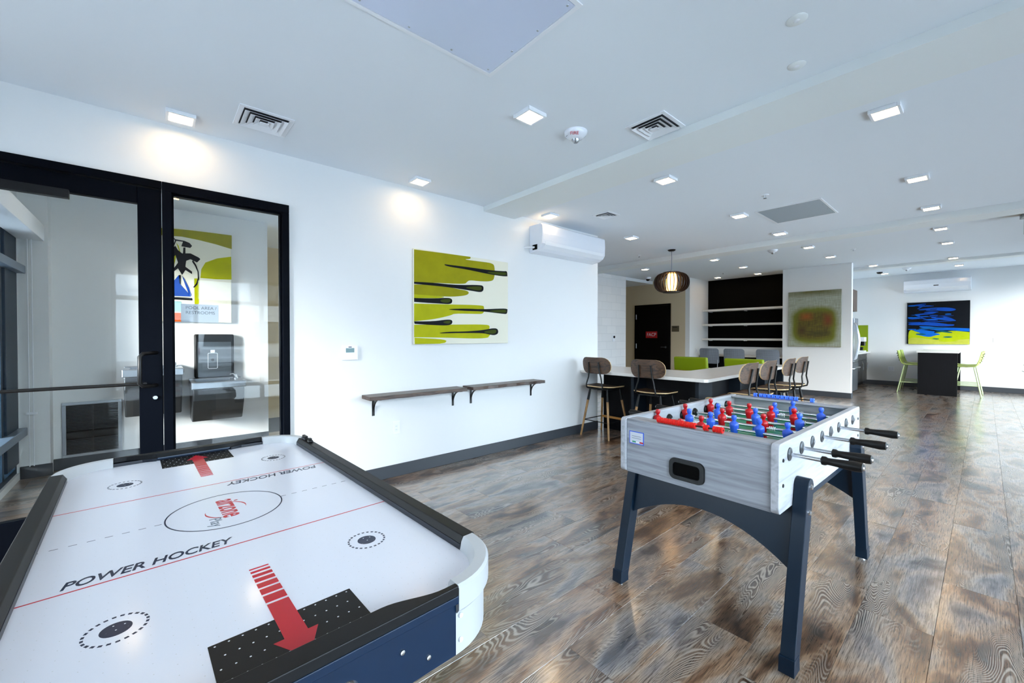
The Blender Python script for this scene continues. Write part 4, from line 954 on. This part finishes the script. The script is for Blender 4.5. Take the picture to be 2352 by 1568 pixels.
lettering('Play', .045, 'greyp', t, (-.040, -.085, ZS+.0003), (0, 0, -PI/2), sx=1.0, ext=.0002, name='logo_lettering')
def swoosh(cu, cv, r, a0, a1, mx):
    b = MB(); n = 22
    for i in range(n):
        p, q = a0+(a1-a0)*i/n, a0+(a1-a0)*(i+1)/n
        wp, wq = mx*math.sin(PI*i/n), mx*math.sin(PI*(i+1)/n)
        b.prism([(cu+(r-wp)*math.cos(p), cv+(r-wp)*math.sin(p)), (cu+(r+wp*.2+.0002)*math.cos(p), cv+(r+wp*.2+.0002)*math.sin(p)), (cu+(r+wq*.2+.0002)*math.cos(q), cv+(r+wq*.2+.0002)*math.sin(q)), (cu+(r-wq)*math.cos(q), cv+(r-wq)*math.sin(q))], zm0, zm1)
    b.build('logo_swoosh', 'red', t)
swoosh(0, .02, .058, -.35, 1.35, .004); swoosh(0, .0, .058, PI-.35, PI+1.35, .004)
# air holes over the white field
b = MB()
for i in range(26):
    for j in range(54):
        u, v = -.40+.032*i, -.85+.032*j
        if abs(u) < .14 and abs(v) > .70: continue
        b.add([(u-.0008, v-.0008, zm1), (u+.0008, v-.0008, zm1), (u+.0008, v+.0008, zm1), (u-.0008, v+.0008, zm1)], [(0, 1, 2, 3)])
o = b.build('air_hole', 'hcorner', t); o['kind'] = 'stuff'
# manual score slider on the right rail
for v, L_ in ((.69, .062), (.61, .034)):
    b = MB(); b.box(UO-.030, UO-.008, v-L_/2, v+L_/2, ZT, ZT+.012).box(UO-.028, UO-.012, v-L_/2+.004, v+L_/2-.004, ZT+.012, ZT+.022); b.build('score_slider', 'black', t, bevel=.004)

# ---------------------------------------------------------------- foosball table
FB = thing('foosball_table', 'grey wood foosball table with red and blue players on chrome rods', 'game table', (2.53, .872, 0), math.radians(-1.1))
t = FB; L2, W2 = .695, .365; ZB, ZTT = .622, .900; TH = .030
for s in (-1, 1):        # long side boards with rounded ends
    pr = rrect(2*L2, ZTT-ZB, .02, 5, 0, (ZTT+ZB)/2)
    b = MB(); b.prism(pr, *sorted((s*W2, s*(W2-TH))), 'y'); b.build('side_board', 'palewood', t, bevel=.003)
    for sx in (-1, 1):
        for z in (.83, .73):
            MB().lathe([(0, -.004), (.007, -.003), (.008, 0)] if s < 0 else [(0, .004), (.007, .003), (.008, 0)], 12, (sx*(L2-.045), s*W2, z), 'y').build('bolt_cap', 'black', t, smooth=.6)
for s in (-1, 1):        # end boards
    b = MB(); x0, x1 = sorted((s*(L2-.012), s*(L2-.044))); b.box(x0, x1, -W2+TH, W2-TH, ZB, ZTT-.014); b.build('end_board', 'greywoody', t, bevel=.002)
    # flat top ledge
    xa, xb = sorted((s*(L2-.012), s*(L2-.10))); Bx(xa, xb, -W2+TH, W2-TH, ZTT-.014, ZTT-.004).build('end_ledge', 'greywoody', t, bevel=.002)
Bx(-L2+.044, L2-.044, -W2+TH, W2-TH, .765, .775).build('pitch', 'field', t)
b = MB(); b.box(-.002, .002, -W2+TH, W2-TH, .775, .7755); ringz = []
for s in (-1, 1):
    b.box(*sorted((s*.36, s*.364)), -.18, .18, .775, .7755); b.box(*sorted((s*.36, s*(L2-.1))), .178, .182, .775, .7755); b.box(*sorted((s*.36, s*(L2-.1))), -.182, -.178, .775, .7755)
for k in range(24):
    p, q = 2*PI*k/24, 2*PI*(k+1)/24
    b.prism([(.098*math.cos(p), .098*math.sin(p)), (.102*math.cos(p), .102*math.sin(p)), (.102*math.cos(q), .102*math.sin(q)), (.098*math.cos(q), .098*math.sin(q))], .775, .7755)
b.build('pitch_marking', 'white', t)
Bx(-L2+.044, L2-.044, -W2+TH, W2-TH, ZB, ZB+.012).build('bottom_board', 'greywood', t)
# ball return cup in the front end
xf = -L2+.012
cup = MB()
fr = rrect(.165, .098, .028, 6); fi = rrect(.128, .062, .016, 6); n = len(fr)
ox, oz, oy = xf, .702, .012
vs = [(xf-.010, oy+p[0], oz+p[1]) for p in fr]+[(xf-.010, oy+p[0], oz+p[1]) for p in fi]+[(xf+.001, oy+p[0]*1.02, oz+p[1]*1.02) for p in fr]+[(xf-.001, oy+p[0], oz+p[1]) for p in fi]
cup.add(vs, [(i, (i+1) % n, n+(i+1) % n, n+i) for i in range(n)]+[(2*n+i, 2*n+(i+1) % n, (i+1) % n, i) for i in range(n)]+[(n+i, n+(i+1) % n, 3*n+(i+1) % n, 3*n+i) for i in range(n)])
cup.build('ball_return', 'black', t, smooth=.5)
MB().prism([(oy+p[0], oz+p[1]) for p in fi], xf-.0015, xf-.0005, 'x').build('ball_opening', 'blackm', t)
# maker's plate: blue edged label with a three colour strip
pl = Bx(xf-.002, xf, .235, .318, .772, .836).build('label_plate', 'pblue', t)
Bx(xf-.0026, xf-.0019, .239, .314, .776, .832).build('label_face', 'sign', pl)
for i, m_ in enumerate(('field', 'white', 'red')): Bx(xf-.0032, xf-.0025, .300-.021*(i+1), .300-.021*i, .780, .787).build('label_stripe', m_, pl)
for z in (.812, .802): Bx(xf-.0032, xf-.0025, .250, .302, z-.001, z+.001).build('label_line', 'greyp', pl)
# legs, feet and arched end panels
for sx in (-1, 1):
    for sy in (-1, 1):
        top = (sx*.485, sy*(W2+.024), .735); bot = (sx*.655, sy*(W2+.024), .0)
        d = Vector(bot)-Vector(top)
        wv = .040; sk = sx*.0
        b = MB(); pr = []
        # parallelogram leg in the x-z plane with a rounded head
        for a in range(0, 181, 20):
            pr.append((top[0]+wv*math.cos(math.radians(a)), .695+.040*math.sin(math.radians(a))))
        f0 = (bot[0]-.033, .03), (bot[0]+.033, .03)
        pr = pr+[f0[0], f0[1]]
        b.prism(pr, sy*(W2+.001), sy*(W2+.052), 'y'); lg = b.build('leg', 'legblue', t, bevel=.003)
        b = MB(); b.prism([(bot[0]-.035, .012), (bot[0]+.035, .012), (bot[0]+.030, .075), (bot[0]-.042 if sx > 0 else bot[0]-.030, .075)] if sx < 0 else [(bot[0]-.035, .012), (bot[0]+.035, .012), (bot[0]+.030, .075), (bot[0]-.042, .075)], sy*(W2-.001), sy*(W2+.054), 'y'); b.build('foot_cap', 'legblue', lg, bevel=.002)
        MB().cyl((bot[0], sy*(W2+.026), 0), (bot[0], sy*(W2+.026), .013), .014).build('leveller', 'chrome', lg, smooth=.7)
        for z, x in ((.70, top[0]), (.60, top[0]+sx*.022)):
            yb = sy*(W2+.052); MB().lathe([(0, sy*.008), (.009, sy*.006), (.011, 0)], 12, (x, yb, z), 'y').build('bolt', 'chrome', lg, smooth=.6)
    # arched panel between the two legs of an end, leaning with them
    n = 16; vs = []; y0 = W2+.001
    def at_(y, z): return (sx*(.485+.170*(.735-z)/.735)-sx*.0, y, z)
    for i in range(n+1):
        y = -y0+2*y0*i/n; zb = .372+.118*(1-(2*i/n-1)**2)
        for dx in (-.009, .009):
            for z in (zb, .640):
                p = at_(y, z); vs.append((p[0]+dx, p[1], p[2]))
    fs = [(0, 2, 3, 1), (4*n, 4*n+1, 4*n+3, 4*n+2)]
    for i in range(n):
        a, c = 4*i, 4*i+4; fs += [(a, a+1, c+1, c), (a+2, c+2, c+3, a+3), (a, c, c+2, a+2), (a+1, a+3, c+3, c+1)]
    MB().add(vs, fs).build('end_apron', 'legblue', t)
for sy in (-1, 1): Bx(-.50, .50, *sorted((sy*(W2-.05), sy*(W2-.03))), .56, .625).build('side_stretcher', 'legblue', t)
# rods with men
ROD_Z = .842
def man_geo():
    b = MB(); b.lathe([(0, .075), (.011, .071), (.0135, .061), (.011, .050), (.007, .044), (.010, .040), (.021, .032), (.0225, .018), (.019, .0), (.017, -.014), (.014, -.020)], 14)
    b.box(-.011, .011, -.013, .013, -.056, -.018).box(-.013, .014, -.014, .014, -.066, -.052)
    return b
man = {}
def rod(x, team, ys, side, shift=0):
    m_ = 'pred' if team == 'r' else 'pblue'
    yl = W2+.02
    b = MB(); y_h = side*(W2+.125); b.cyl((x, -side*(W2+.010), ROD_Z), (x, y_h, ROD_Z), .0078, n=12)
    r = b.build('rod', 'chrome', t, smooth=.7)
    for y in ys:
        if m_ not in man: o = man_geo().build('player_figure', m_, r, smooth=.9, loc=(x, y, ROD_Z)); man[m_] = o.data
        else: o = obj('player_figure', man[m_], r, loc=(x, y, ROD_Z))
        o.rotation_euler = (0, random.uniform(-.12, .12), 0 if team == 'r' else PI)
    b = MB(); p = [(.010, 0), (.017, .004), (.0175, .014), (.0135, .022), (.0145, .04), (.018, .085), (.0195, .105), (.0175, .125), (.010, .128)]
    b.lathe([(q, side*z) for q, z in p], 14, (x, y_h-side*.02, ROD_Z), 'y'); hd = b.build('handle', 'grip', r, smooth=.8)
    MB().lathe([(0, side*.006), (.009, side*.004), (.011, 0)], 12, (x, y_h+side*.108, ROD_Z), 'y').build('handle_cap', 'chrome', r, smooth=.6)
    for s in (-1, 1):
        # bushing rosette outside, black rubber bumper and spring inside
        MB().lathe([(.009, s*.008), (.018, s*.006), (.027, s*.003), (.028, 0), (.009, 0)], 18, (x, s*W2, ROD_Z), 'y').build('bushing', 'dsteel', r, smooth=.6)
        MB().lathe([(.009, -s*.014), (.022, -s*.013), (.027, -s*.006), (.027, 0), (.009, 0)], 18, (x, s*(W2-TH), ROD_Z), 'y').build('bumper', 'black', r, smooth=.6)
    for y in ys[:1]+ys[-1:]:
        b = MB()
        sgn = 1 if y > 0 else -1
        for k in range(4): b.lathe([(.0085, -.0015), (.0125, 0), (.0085, .0015)], 12, (x, y-sgn*0+ (-.03-.008*k if sgn < 0 else -.03-.008*k), ROD_Z), 'y')
        b.build('spring', 'white', r, smooth=.8)
def men(n, sp, c): return [c+(i-(n-1)/2)*sp for i in range(n)]
X0, DX = -.575, .155
rod(X0, 'r', [.10], -1)
rod(X0+DX, 'r', men(2, .246, .195), -1)
rod(X0+2*DX, 'b', men(5, .12, -.028), 1)
rod(X0+3*DX, 'r', men(3, .212, .10), -1)
rod(X0+4*DX, 'b', men(3, .211, -.02), 1)
rod(X0+5*DX, 'r', men(5, .117, .07), -1)
rod(X0+6*DX, 'b', men(2, .236, -.135), 1)
rod(X0+7*DX, 'b', [-.07], 1)
# abacus score counters
def score(x, m_, groups, name='score_counter'):
    b = MB().tube([(x, groups[0][0]+.012, ZTT+.011), (x, groups[-1][-1]-.012, ZTT+.011)], .004, 8); c = b.build(name, 'black', t)
    first = None
    for g_ in groups:
        for y in g_:
            if first is None:
                first = MB().lathe([(.006, -.0104), (.0135, -.010), (.0145, -.006), (.0125, 0), (.0145, .006), (.0135, .010), (.006, .0104)], 10, (0, 0, 0), 'y').build('score_bead', m_, c, loc=(x, y, ZTT+.011)); first.rotation_euler = (0, .4, 0)
            else: o = obj('score_bead', first.data, c, loc=(x, y, ZTT+.011), rot=(0, .4, 0))
score(-L2+.035, 'lred', [[.162-.0212*i for i in range(9)], [-.066], [-.108, -.1292]])
score(L2-.035, 'sblue', [[.198], [.163-.0262*i for i in range(9)], [-.135]])

# ---------------------------------------------------------------- counter, stools, lounge
CZ = .865
t = thing('bar_counter', 'white L shaped bar counter on dark panels behind the foosball table', 'counter', (0, 0, 0))
pl = [(4.42, YW-.002), (4.42, 1.96), (4.45, 1.93), (7.70, 2.03), (7.75, 2.64), (5.42, 2.60), (5.38, 2.64), (5.38, 4.25), (4.802, 4.25), (4.802, YW-.002)]
b = MB(); b.prism(pl, CZ-.038, CZ); b.build('countertop', 'quartz', t, bevel=.006)
Bx(4.92, 4.97, 2.16, 3.63, .0, CZ-.038).build('back_panel', 'bar', t)
Bx(4.97, 7.4, 2.20, 2.25, .0, CZ-.038).build('back_panel', 'bar', t)
for y in (2.96, 2.13): Bx(4.62, 4.97, y-.02, y+.02, 0, CZ-.038).build('support_fin', 'barnavy', t)
for x in (5.7, 6.6, 7.4): Bx(x-.02, x+.02, 2.06, 2.25, 0, CZ-.038).build('support_fin', 'barnavy', t)
t = thing('remote_control', 'small thin black object lying on the white counter by the wall end', 'remote', (4.95, 3.80, CZ), .6)
Bx(-.10, .10, -.02, .02, 0, .016).build('body', 'black', t, bevel=.004); Bx(-.07, .05, -.012, .012, .016, .018).build('keypad', 'hblack', t)

def make_stool(label):
    t = thing('counter_stool', label, 'stool', (0, 0, 0), 0, 'walnut counter stools')
    def sf(a, c, o):       # seat dish: a across (y), c along (x)
        return (c, a, .655+.012*(abs(a)/.21)**2*1.0+(.010*(max(0, -c-.10)/.1)**1.5)-(.03*max(0, (c-.14)/.07)**2)+o)
    s = shell(.43, .41, .10, .012, sf, 14, 8); s.build('seat', ['walnut', 'plyedge'], t, smooth=.5)
    def bf(a, c, o):
        lean = .16; n = Vector((-1, 0, 0)); x = -.235-c*lean+.055*(a/.22)**2
        return (x+o, a, .945+c)
    s = shell(.45, .215, .095, .012, bf, 14, 5); s.build('backrest', ['walnut', 'plyedge'], t, smooth=.5)
    for y in (-1, 1):
        b = MB(); b.tube([(-.04, y*.13, .640), (-.17, y*.135, .638), (-.225, y*.13, .655), (-.235, y*.125, .70), (-.222, y*.10, .79), (-.232, y*.085, .86), (-.252, y*.078, .99)], .0095, 8); b.build('back_strut', 'black', t, smooth=.9)
        for x in (-1, 1):
            p0, p1 = Vector((x*.135, y*.135, .635)), Vector((x*.225, y*.225, 0)); pm = p0.lerp(p1, .22)
            lg = MB().cyl(pm, p1, .0165, .0125, 12).build('leg', 'legwood', t, smooth=.7)
            MB().cyl(p0, pm+(p1-p0)*.03, .0125, .0175, 12).build('metal_sleeve', 'hblack', lg, smooth=.7)
    b = MB(); 
    for p, q in (((-.135, -.135), (.135, -.135)), ((.135, -.135), (.135, .135)), ((.135, .135), (-.135, .135)), ((-.135, .135), (-.135, -.135))): b.rbar((*p, .628), (*q, .628), .022, .018)
    b.build('seat_frame', 'hblack', t)
    r = .135+.09*(.635-.21)/.635
    for p, q in (((-r, -r), (r, -r)), ((-r, r), (r, r)), ((-r, -r), (-r, r))): MB().cyl((*p, .21), (*q, .21), .006, n=8).build('stretcher', 'black', t, smooth=.7)
    MB().rbar((r, -r, .21), (r, r, .21), .018, .03).build('footrest', 'brass', t, bevel=.003)
    return t
s0 = make_stool('walnut counter stool nearest the left wall, at the end of the white counter')
s0.location = (4.555, 3.34, 0)
dup(s0, (4.555, 2.60, 0), .0, 'walnut counter stool second from the left wall, in front of the white counter')
dup(s0, (4.68, 1.80, 0), PI/2, 'walnut counter stool at the counter corner, nearest of the right hand four')
dup(s0, (5.26, 1.80, 0), PI/2, 'walnut counter stool second of the right hand four along the counter')
dup(s0, (5.98, 1.80, 0), PI/2+.05, 'walnut counter stool third of the right hand four along the counter')
dup(s0, (6.62, 1.82, 0), PI/2, 'walnut counter stool farthest of the right hand four along the counter')

def armchair(label, loc, rz, w=.68):
    t = thing('lounge_chair', label, 'armchair', loc, rz, 'lime lounge chairs'); h = w/2
    b = MB(); b.prism([(-.40, .40), (-.46, .90), (-.36, .91), (-.28, .42)], -h, h, 'y'); b.build('backrest', 'lime', t, bevel=.03, seg=4)
    Bx(-.36, .34, -h+.02, h-.02, .30, .44).build('seat_cushion', 'lime', t, bevel=.03, seg=4)
    for s in (-1, 1):
        b = MB(); b.rbar((-.40, s*(h+.03), .60), (.36, s*(h+.03), .58), .045, .03).rbar((.34, s*(h+.03), .58), (.36, s*(h+.03), 0), .04, .04).rbar((-.38, s*(h+.03), .60), (-.46, s*(h+.03), 0), .04, .04); b.build('arm_frame', 'legwood', t, bevel=.006)
    Bx(-.42, .36, -h-.02, h+.02, .25, .30).build('base_frame', 'legwood', t, bevel=.005)
    b = MB(); b.rbar((-.475, -h, .615), (-.475, h, .615), .03, .03); b.build('rear_rail', 'legwood', t)
    return t
armchair('lime green lounge chair behind the counter, left one before the black door', (8.72, 3.98, 0), .02)
armchair('lime green lounge chair mostly hidden behind the counter, right one', (8.75, 2.97, 0), 0)

t = thing('desk_counter', 'long white desk counter along the shelf niche', 'counter', (0, 0, 0))
Bx(11.28, 11.898, 3.142, 5.168, .80, .84).build('top', 'quartz', t, bevel=.003)
Bx(11.82, 11.898, 3.142, 5.168, 0, .80).build('back_panel', 'bar', t)
for y in (3.18, 5.13): Bx(11.48, 11.82, y-.02, y+.02, 0, .80).build('side_panel', 'bar', t)
t = thing('accent_panel', 'black wall panel filling the shelf niche', 'panel', (0, 0, 0))
Bx(11.885, 11.9, 3.14, 5.17, 1.05, 2.90).build('panel', 'blackm', t)
for i, (z, lab) in enumerate(((2.04, 'top'), (1.645, 'middle'), (1.25, 'lowest'))):
    t = thing('floating_shelf', 'white floating shelf in the black niche, %s of three' % lab, 'shelf', (11.7, 4.155, z), 0, 'white niche shelves')
    Bx(-.20, .185, -1.015, 1.015, -.026, .026).build('board', 'quartz', t, bevel=.003)
    b = MB()
    for y in (-.9, 0, .9): b.box(.0, .184, y-.01, y+.01, -.040, -.026)
    b.build('hidden_bracket', 'white', t)
def grey_chair(label, loc):
    t = thing('mesh_chair', label, 'chair', loc, 0, 'grey chairs at the desk counter')
    def bf(a, c, o): return (-.20-.14*c+.03*(a/.25)**2+o, a, .82+c)
    shell(.49, .40, .06, .010, bf, 14, 6).build('backrest', ['weave', 'greyp'], t, smooth=.6)
    def sf(a, c, o): return (c, a, .46+.015*(a/.22)**2+o)
    shell(.46, .44, .07, .012, sf, 12, 6).build('seat', ['limep', 'limep'], t, smooth=.6)
    for y in (-1, 1):
        MB().tube([(-.16, y*.2, .45), (-.185, y*.215, .62), (-.20, y*.215, .72)], .010, 8).build('back_strut', 'steel', t, smooth=.8)
        for x in (-1, 1): MB().cyl((x*.16, y*.18, .45), (x*.22, y*.23, 0), .011, .009, 10).build('leg', 'steel', t, smooth=.7)
    return t
g0 = grey_chair('grey perforated chair at the niche desk, leftmost of the three', (11.15, 4.74, 0))
dup(g0, (11.15, 4.13, 0), 0, 'grey perforated chair at the niche desk, middle of the three')
dup(g0, (11.15, 3.38, 0), 0, 'grey perforated chair at the niche desk, rightmost of the three')
t = thing('wall_outlet', 'small white outlet above the left end of the niche desk', 'outlet', (11.15, 5.17, .95))
Bx(-.04, .04, -.008, 0, -.06, .06).build('cover_plate', 'white', t, bevel=.002); Bx(-.02, .02, -.011, -.007, -.035, .035).build('receptacle', 'gwhite', t)

# ---------------------------------------------------------------- kitchen behind the pier
t = thing('refrigerator', 'stainless refrigerator with curved handle just behind the pier corner', 'refrigerator', (12.2, 2.748, 0))
Bx(-.46, .46, -.70, 0, .02, 1.76).build('body', 'dsteel', t, bevel=.006)
for x0, x1 in ((-.46, -.004), (.004, .46)): Bx(x0, x1, -.765, -.705, .72, 1.755).build('door', 'steel', t, bevel=.01)
Bx(-.46, .46, -.765, -.705, .06, .71).build('drawer', 'steel', t, bevel=.01)
for s in (-1, 1):
    b = MB(); b.tube([(s*.05, -.765, 1.64), (s*.05, -.80, 1.60), (s*.05, -.845, 1.36), (s*.05, -.858, 1.20), (s*.05, -.845, 1.04), (s*.05, -.80, .82), (s*.05, -.765, .78)], .016, 10); b.build('handle', 'steel', t, smooth=.9)
b = MB(); b.tube([(-.38, -.765, .60), (-.36, -.82, .60), (.36, -.82, .60), (.38, -.765, .60)], .014, 8); b.build('handle', 'chrome', t, smooth=.9)
Bx(-.45, .45, -.70, -.05, 0, .02).build('plinth', 'black', t)
t = thing('wall_cabinet', 'dark brown cabinet above the refrigerator', 'cabinet', (12.2, 2.75, 1.92))
Bx(-.47, .47, -.72, 0, 0, .50).build('body', 'walnut', t)
for x0, x1 in ((-.47, -.003), (.003, .47)): Bx(x0, x1, -.742, -.722, .002, .498).build('door', 'walnut', t, bevel=.002)
t = thing('base_cabinet', 'grey kitchen base unit with white top beside the refrigerator', 'cabinet', (13.92, 2.748, 0))
Bx(-1.24, 1.16, -.56, 0, .10, .87).build('body', 'dsteel', t)
Bx(-1.24, 1.16, -.50, 0, 0, .10).build('plinth', 'black', t)
for i in range(3):
    x0 = -.60+i*.587
    dr = Bx(x0+.004, x0+.583, -.58, -.562, .12, .68).build('door', 'dsteel', t, bevel=.002)
    MB().tube([(x0+.53, -.58, .42), (x0+.53, -.605, .43), (x0+.53, -.605, .60), (x0+.53, -.58, .61)], .006, 6).build('handle', 'chrome', dr)
    dw = Bx(x0+.004, x0+.583, -.58, -.562, .69, .865).build('drawer', 'dsteel', t, bevel=.002)
    MB().tube([(x0+.2, -.58, .79), (x0+.2, -.605, .79), (x0+.38, -.605, .79), (x0+.38, -.58, .79)], .006, 6).build('handle', 'chrome', dw)
t = thing('dishwasher', 'stainless dishwasher beside the refrigerator', 'dishwasher', (12.98, 2.75, 0))
t2 = t
Bx(-.29, .29, -.62, -.57, .10, .865).build('door', 'steel', t, bevel=.004)
MB().tube([(-.24, -.62, .77), (-.24, -.66, .77), (.24, -.66, .77), (.24, -.62, .77)], .010, 8).build('handle', 'chrome', t, smooth=.8)
t = thing('worktop', 'white kitchen worktop running to the far wall', 'worktop', (13.88, 2.75, .87))
Bx(-1.20, 1.22, -.65, -.005, 0, .04).build('slab', 'quartz', t, bevel=.003)
t = thing('backsplash_panel', 'lime green splash panel on the far wall over the worktop', 'panel', (15.1, 2.45, .91))
Bx(-.012, 0, -.30, .30, 0, .735).build('panel', 'lime', t)
t = thing('coffee_machine', 'white coffee machine with black brew head on the worktop', 'coffee machine', (14.45, 2.29, .91))
b = MB(); b.box(-.14, .14, .0, .20, 0, .40).box(-.14, .14, -.18, .0, .28, .40).box(-.14, .14, -.18, 0, 0, .04); b.build('body', 'white', t, bevel=.008)
Bx(-.09, .09, -.17, 0, .17, .28).build('brew_head', 'black', t, bevel=.01); Bx(-.142, -.140, -.10, .12, .08, .24).build('side_vent', 'black', t)
MB().lathe([(.03, .0), (.04, .09), (.037, .09), (.028, .004), (0, .004)], 16, (0, -.10, .04)).build('cup', 'black', t, smooth=.7)

# ---------------------------------------------------------------- far high table and stools
t = thing('high_table', 'tall table with black end panel and white top against the far wall', 'table', (13.3, .70, 0))
Bx(0, .06, -.31, .315, 0, .955).build('end_panel', 'bar', t, bevel=.002)
Bx(-.02, 1.78, -.33, .335, .955, .995).build('tabletop', 'quartz', t, bevel=.004)
Bx(.06, 1.78, -.02, .02, .0, .955).build('centre_panel', 'bar', t)
Bx(1.70, 1.76, -.31, .315, 0, .955).build('end_panel', 'bar', t)
def lime_stool(label, loc, rz):
    t = thing('bar_stool', label, 'stool', loc, rz, 'pale lime bar stools')
    b = MB(); prof = [(.20, .66), (.16, .648), (.0, .64), (-.13, .650), (-.19, .70), (-.225, .80), (-.25, .93), (-.262, .99)]
    n = len(prof); vs = []; ny = 8
    for o in (0, .010):
        for i, (x, z) in enumerate(prof):
            hw = .20-.02*max(0, (i-4)/3)
            for j in range(ny+1):
                q = -1+2*j/ny; dx, dz = (0, .02*q*q) if i < 4 else (.03*q*q, 0)
                vs.append((x+dx+(o if i >= 4 else 0), hw*q, z+dz+(o if i < 4 else 0)))
    k = ny+1; m_ = n*k; fs = [(i*k+j, i*k+j+1, (i+1)*k+j+1, (i+1)*k+j) for i in range(n-1) for j in range(ny)]
    fs2 = [tuple(m_+q for q in f[::-1]) for f in fs]
    rim = [j for j in range(k)]+[i*k+ny for i in range(1, n)]+[(n-1)*k+j for j in range(ny-1, -1, -1)]+[i*k for i in range(n-2, 0, -1)]
    fs3 = [(rim[i], m_+rim[i], m_+rim[(i+1) % len(rim)], rim[(i+1) % len(rim)]) for i in range(len(rim))]
    b.add(vs, fs+fs2+fs3); sh = b.build('seat_shell', 'limep', t, smooth=.9)
    b = MB()
    for i in range(4):
        for j in range(4):
            z = .76+.055*i; y = -.105+.07*j; x = -.212-.26*(z-.76)
            b.cyl((x-.0005, y, z), (x+.0105, y, z+.002), .011, n=8)
    b.build('perforation', 'dark', sh)
    for sx in (-1, 1):
        for sy in (-1, 1): MB().cyl((sx*.12, sy*.12, .64), (sx*.23, sy*.22, 0), .011, .010, 10).build('leg', 'limel', t, smooth=.7)
    r, q = .12+.11*.62, .12+.10*.62
    for a, c in (((-r, -q), (r, -q)), ((r, -q), (r, q)), ((r, q), (-r, q)), ((-r, q), (-r, -q))): MB().cyl((*a, .245), (*c, .245), .008, n=8).build('stretcher', 'limel', t, smooth=.7)
    return t
l0 = lime_stool('pale lime bar stool left of the black high table, front one', (13.62, 1.14, 0), -PI/2)
dup(l0, (14.35, 1.16, 0), -PI/2, 'pale lime bar stool left of the black high table, back one by the wall')
dup(l0, (13.62, .27, 0), PI/2, 'pale lime bar stool right of the black high table, front one')
dup(l0, (14.35, .25, 0), PI/2, 'pale lime bar stool right of the black high table, back one by the wall')

# potted plant whose leaf tip reaches into the right edge
t = thing('potted_plant', 'spiky dark leaved potted plant at the right edge of the view', 'plant', (11.0, -.78, 0))
MB().lathe([(0, 0), (.15, 0), (.19, .40), (.17, .40), (.16, .36), (0, .36)], 24).build('planter', 'pot', t, smooth=.5)
random.seed(3)
for k in range(16):
    a = 2*PI*k/16+random.uniform(-.15, .15); L_ = random.uniform(.45, .62); b = MB(); vs = []; n = 7
    for i in range(n+1):
        s = i/n; r = .03+.34*s*(.5+s*.5)*(.7+.5*(k % 3)/2); z = .36+L_*s*(1-.25*s*(k % 2)); w_ = .026*math.sin(PI*min(1, .25+.75*s))+.001
        for q, e in ((-w_, 0), (0, -.006), (w_, 0), (0, .004)): vs.append((r*math.cos(a)-q*math.sin(a), r*math.sin(a)+q*math.cos(a), z+e))
    fs = [(4*i+j, 4*i+(j+1) % 4, 4*i+4+(j+1) % 4, 4*i+4+j) for i in range(n) for j in range(4)]+[(3, 2, 1, 0), (4*n, 4*n+1, 4*n+2, 4*n+3)]
    b.add(vs, fs); b.build('leaf', 'blade', t)
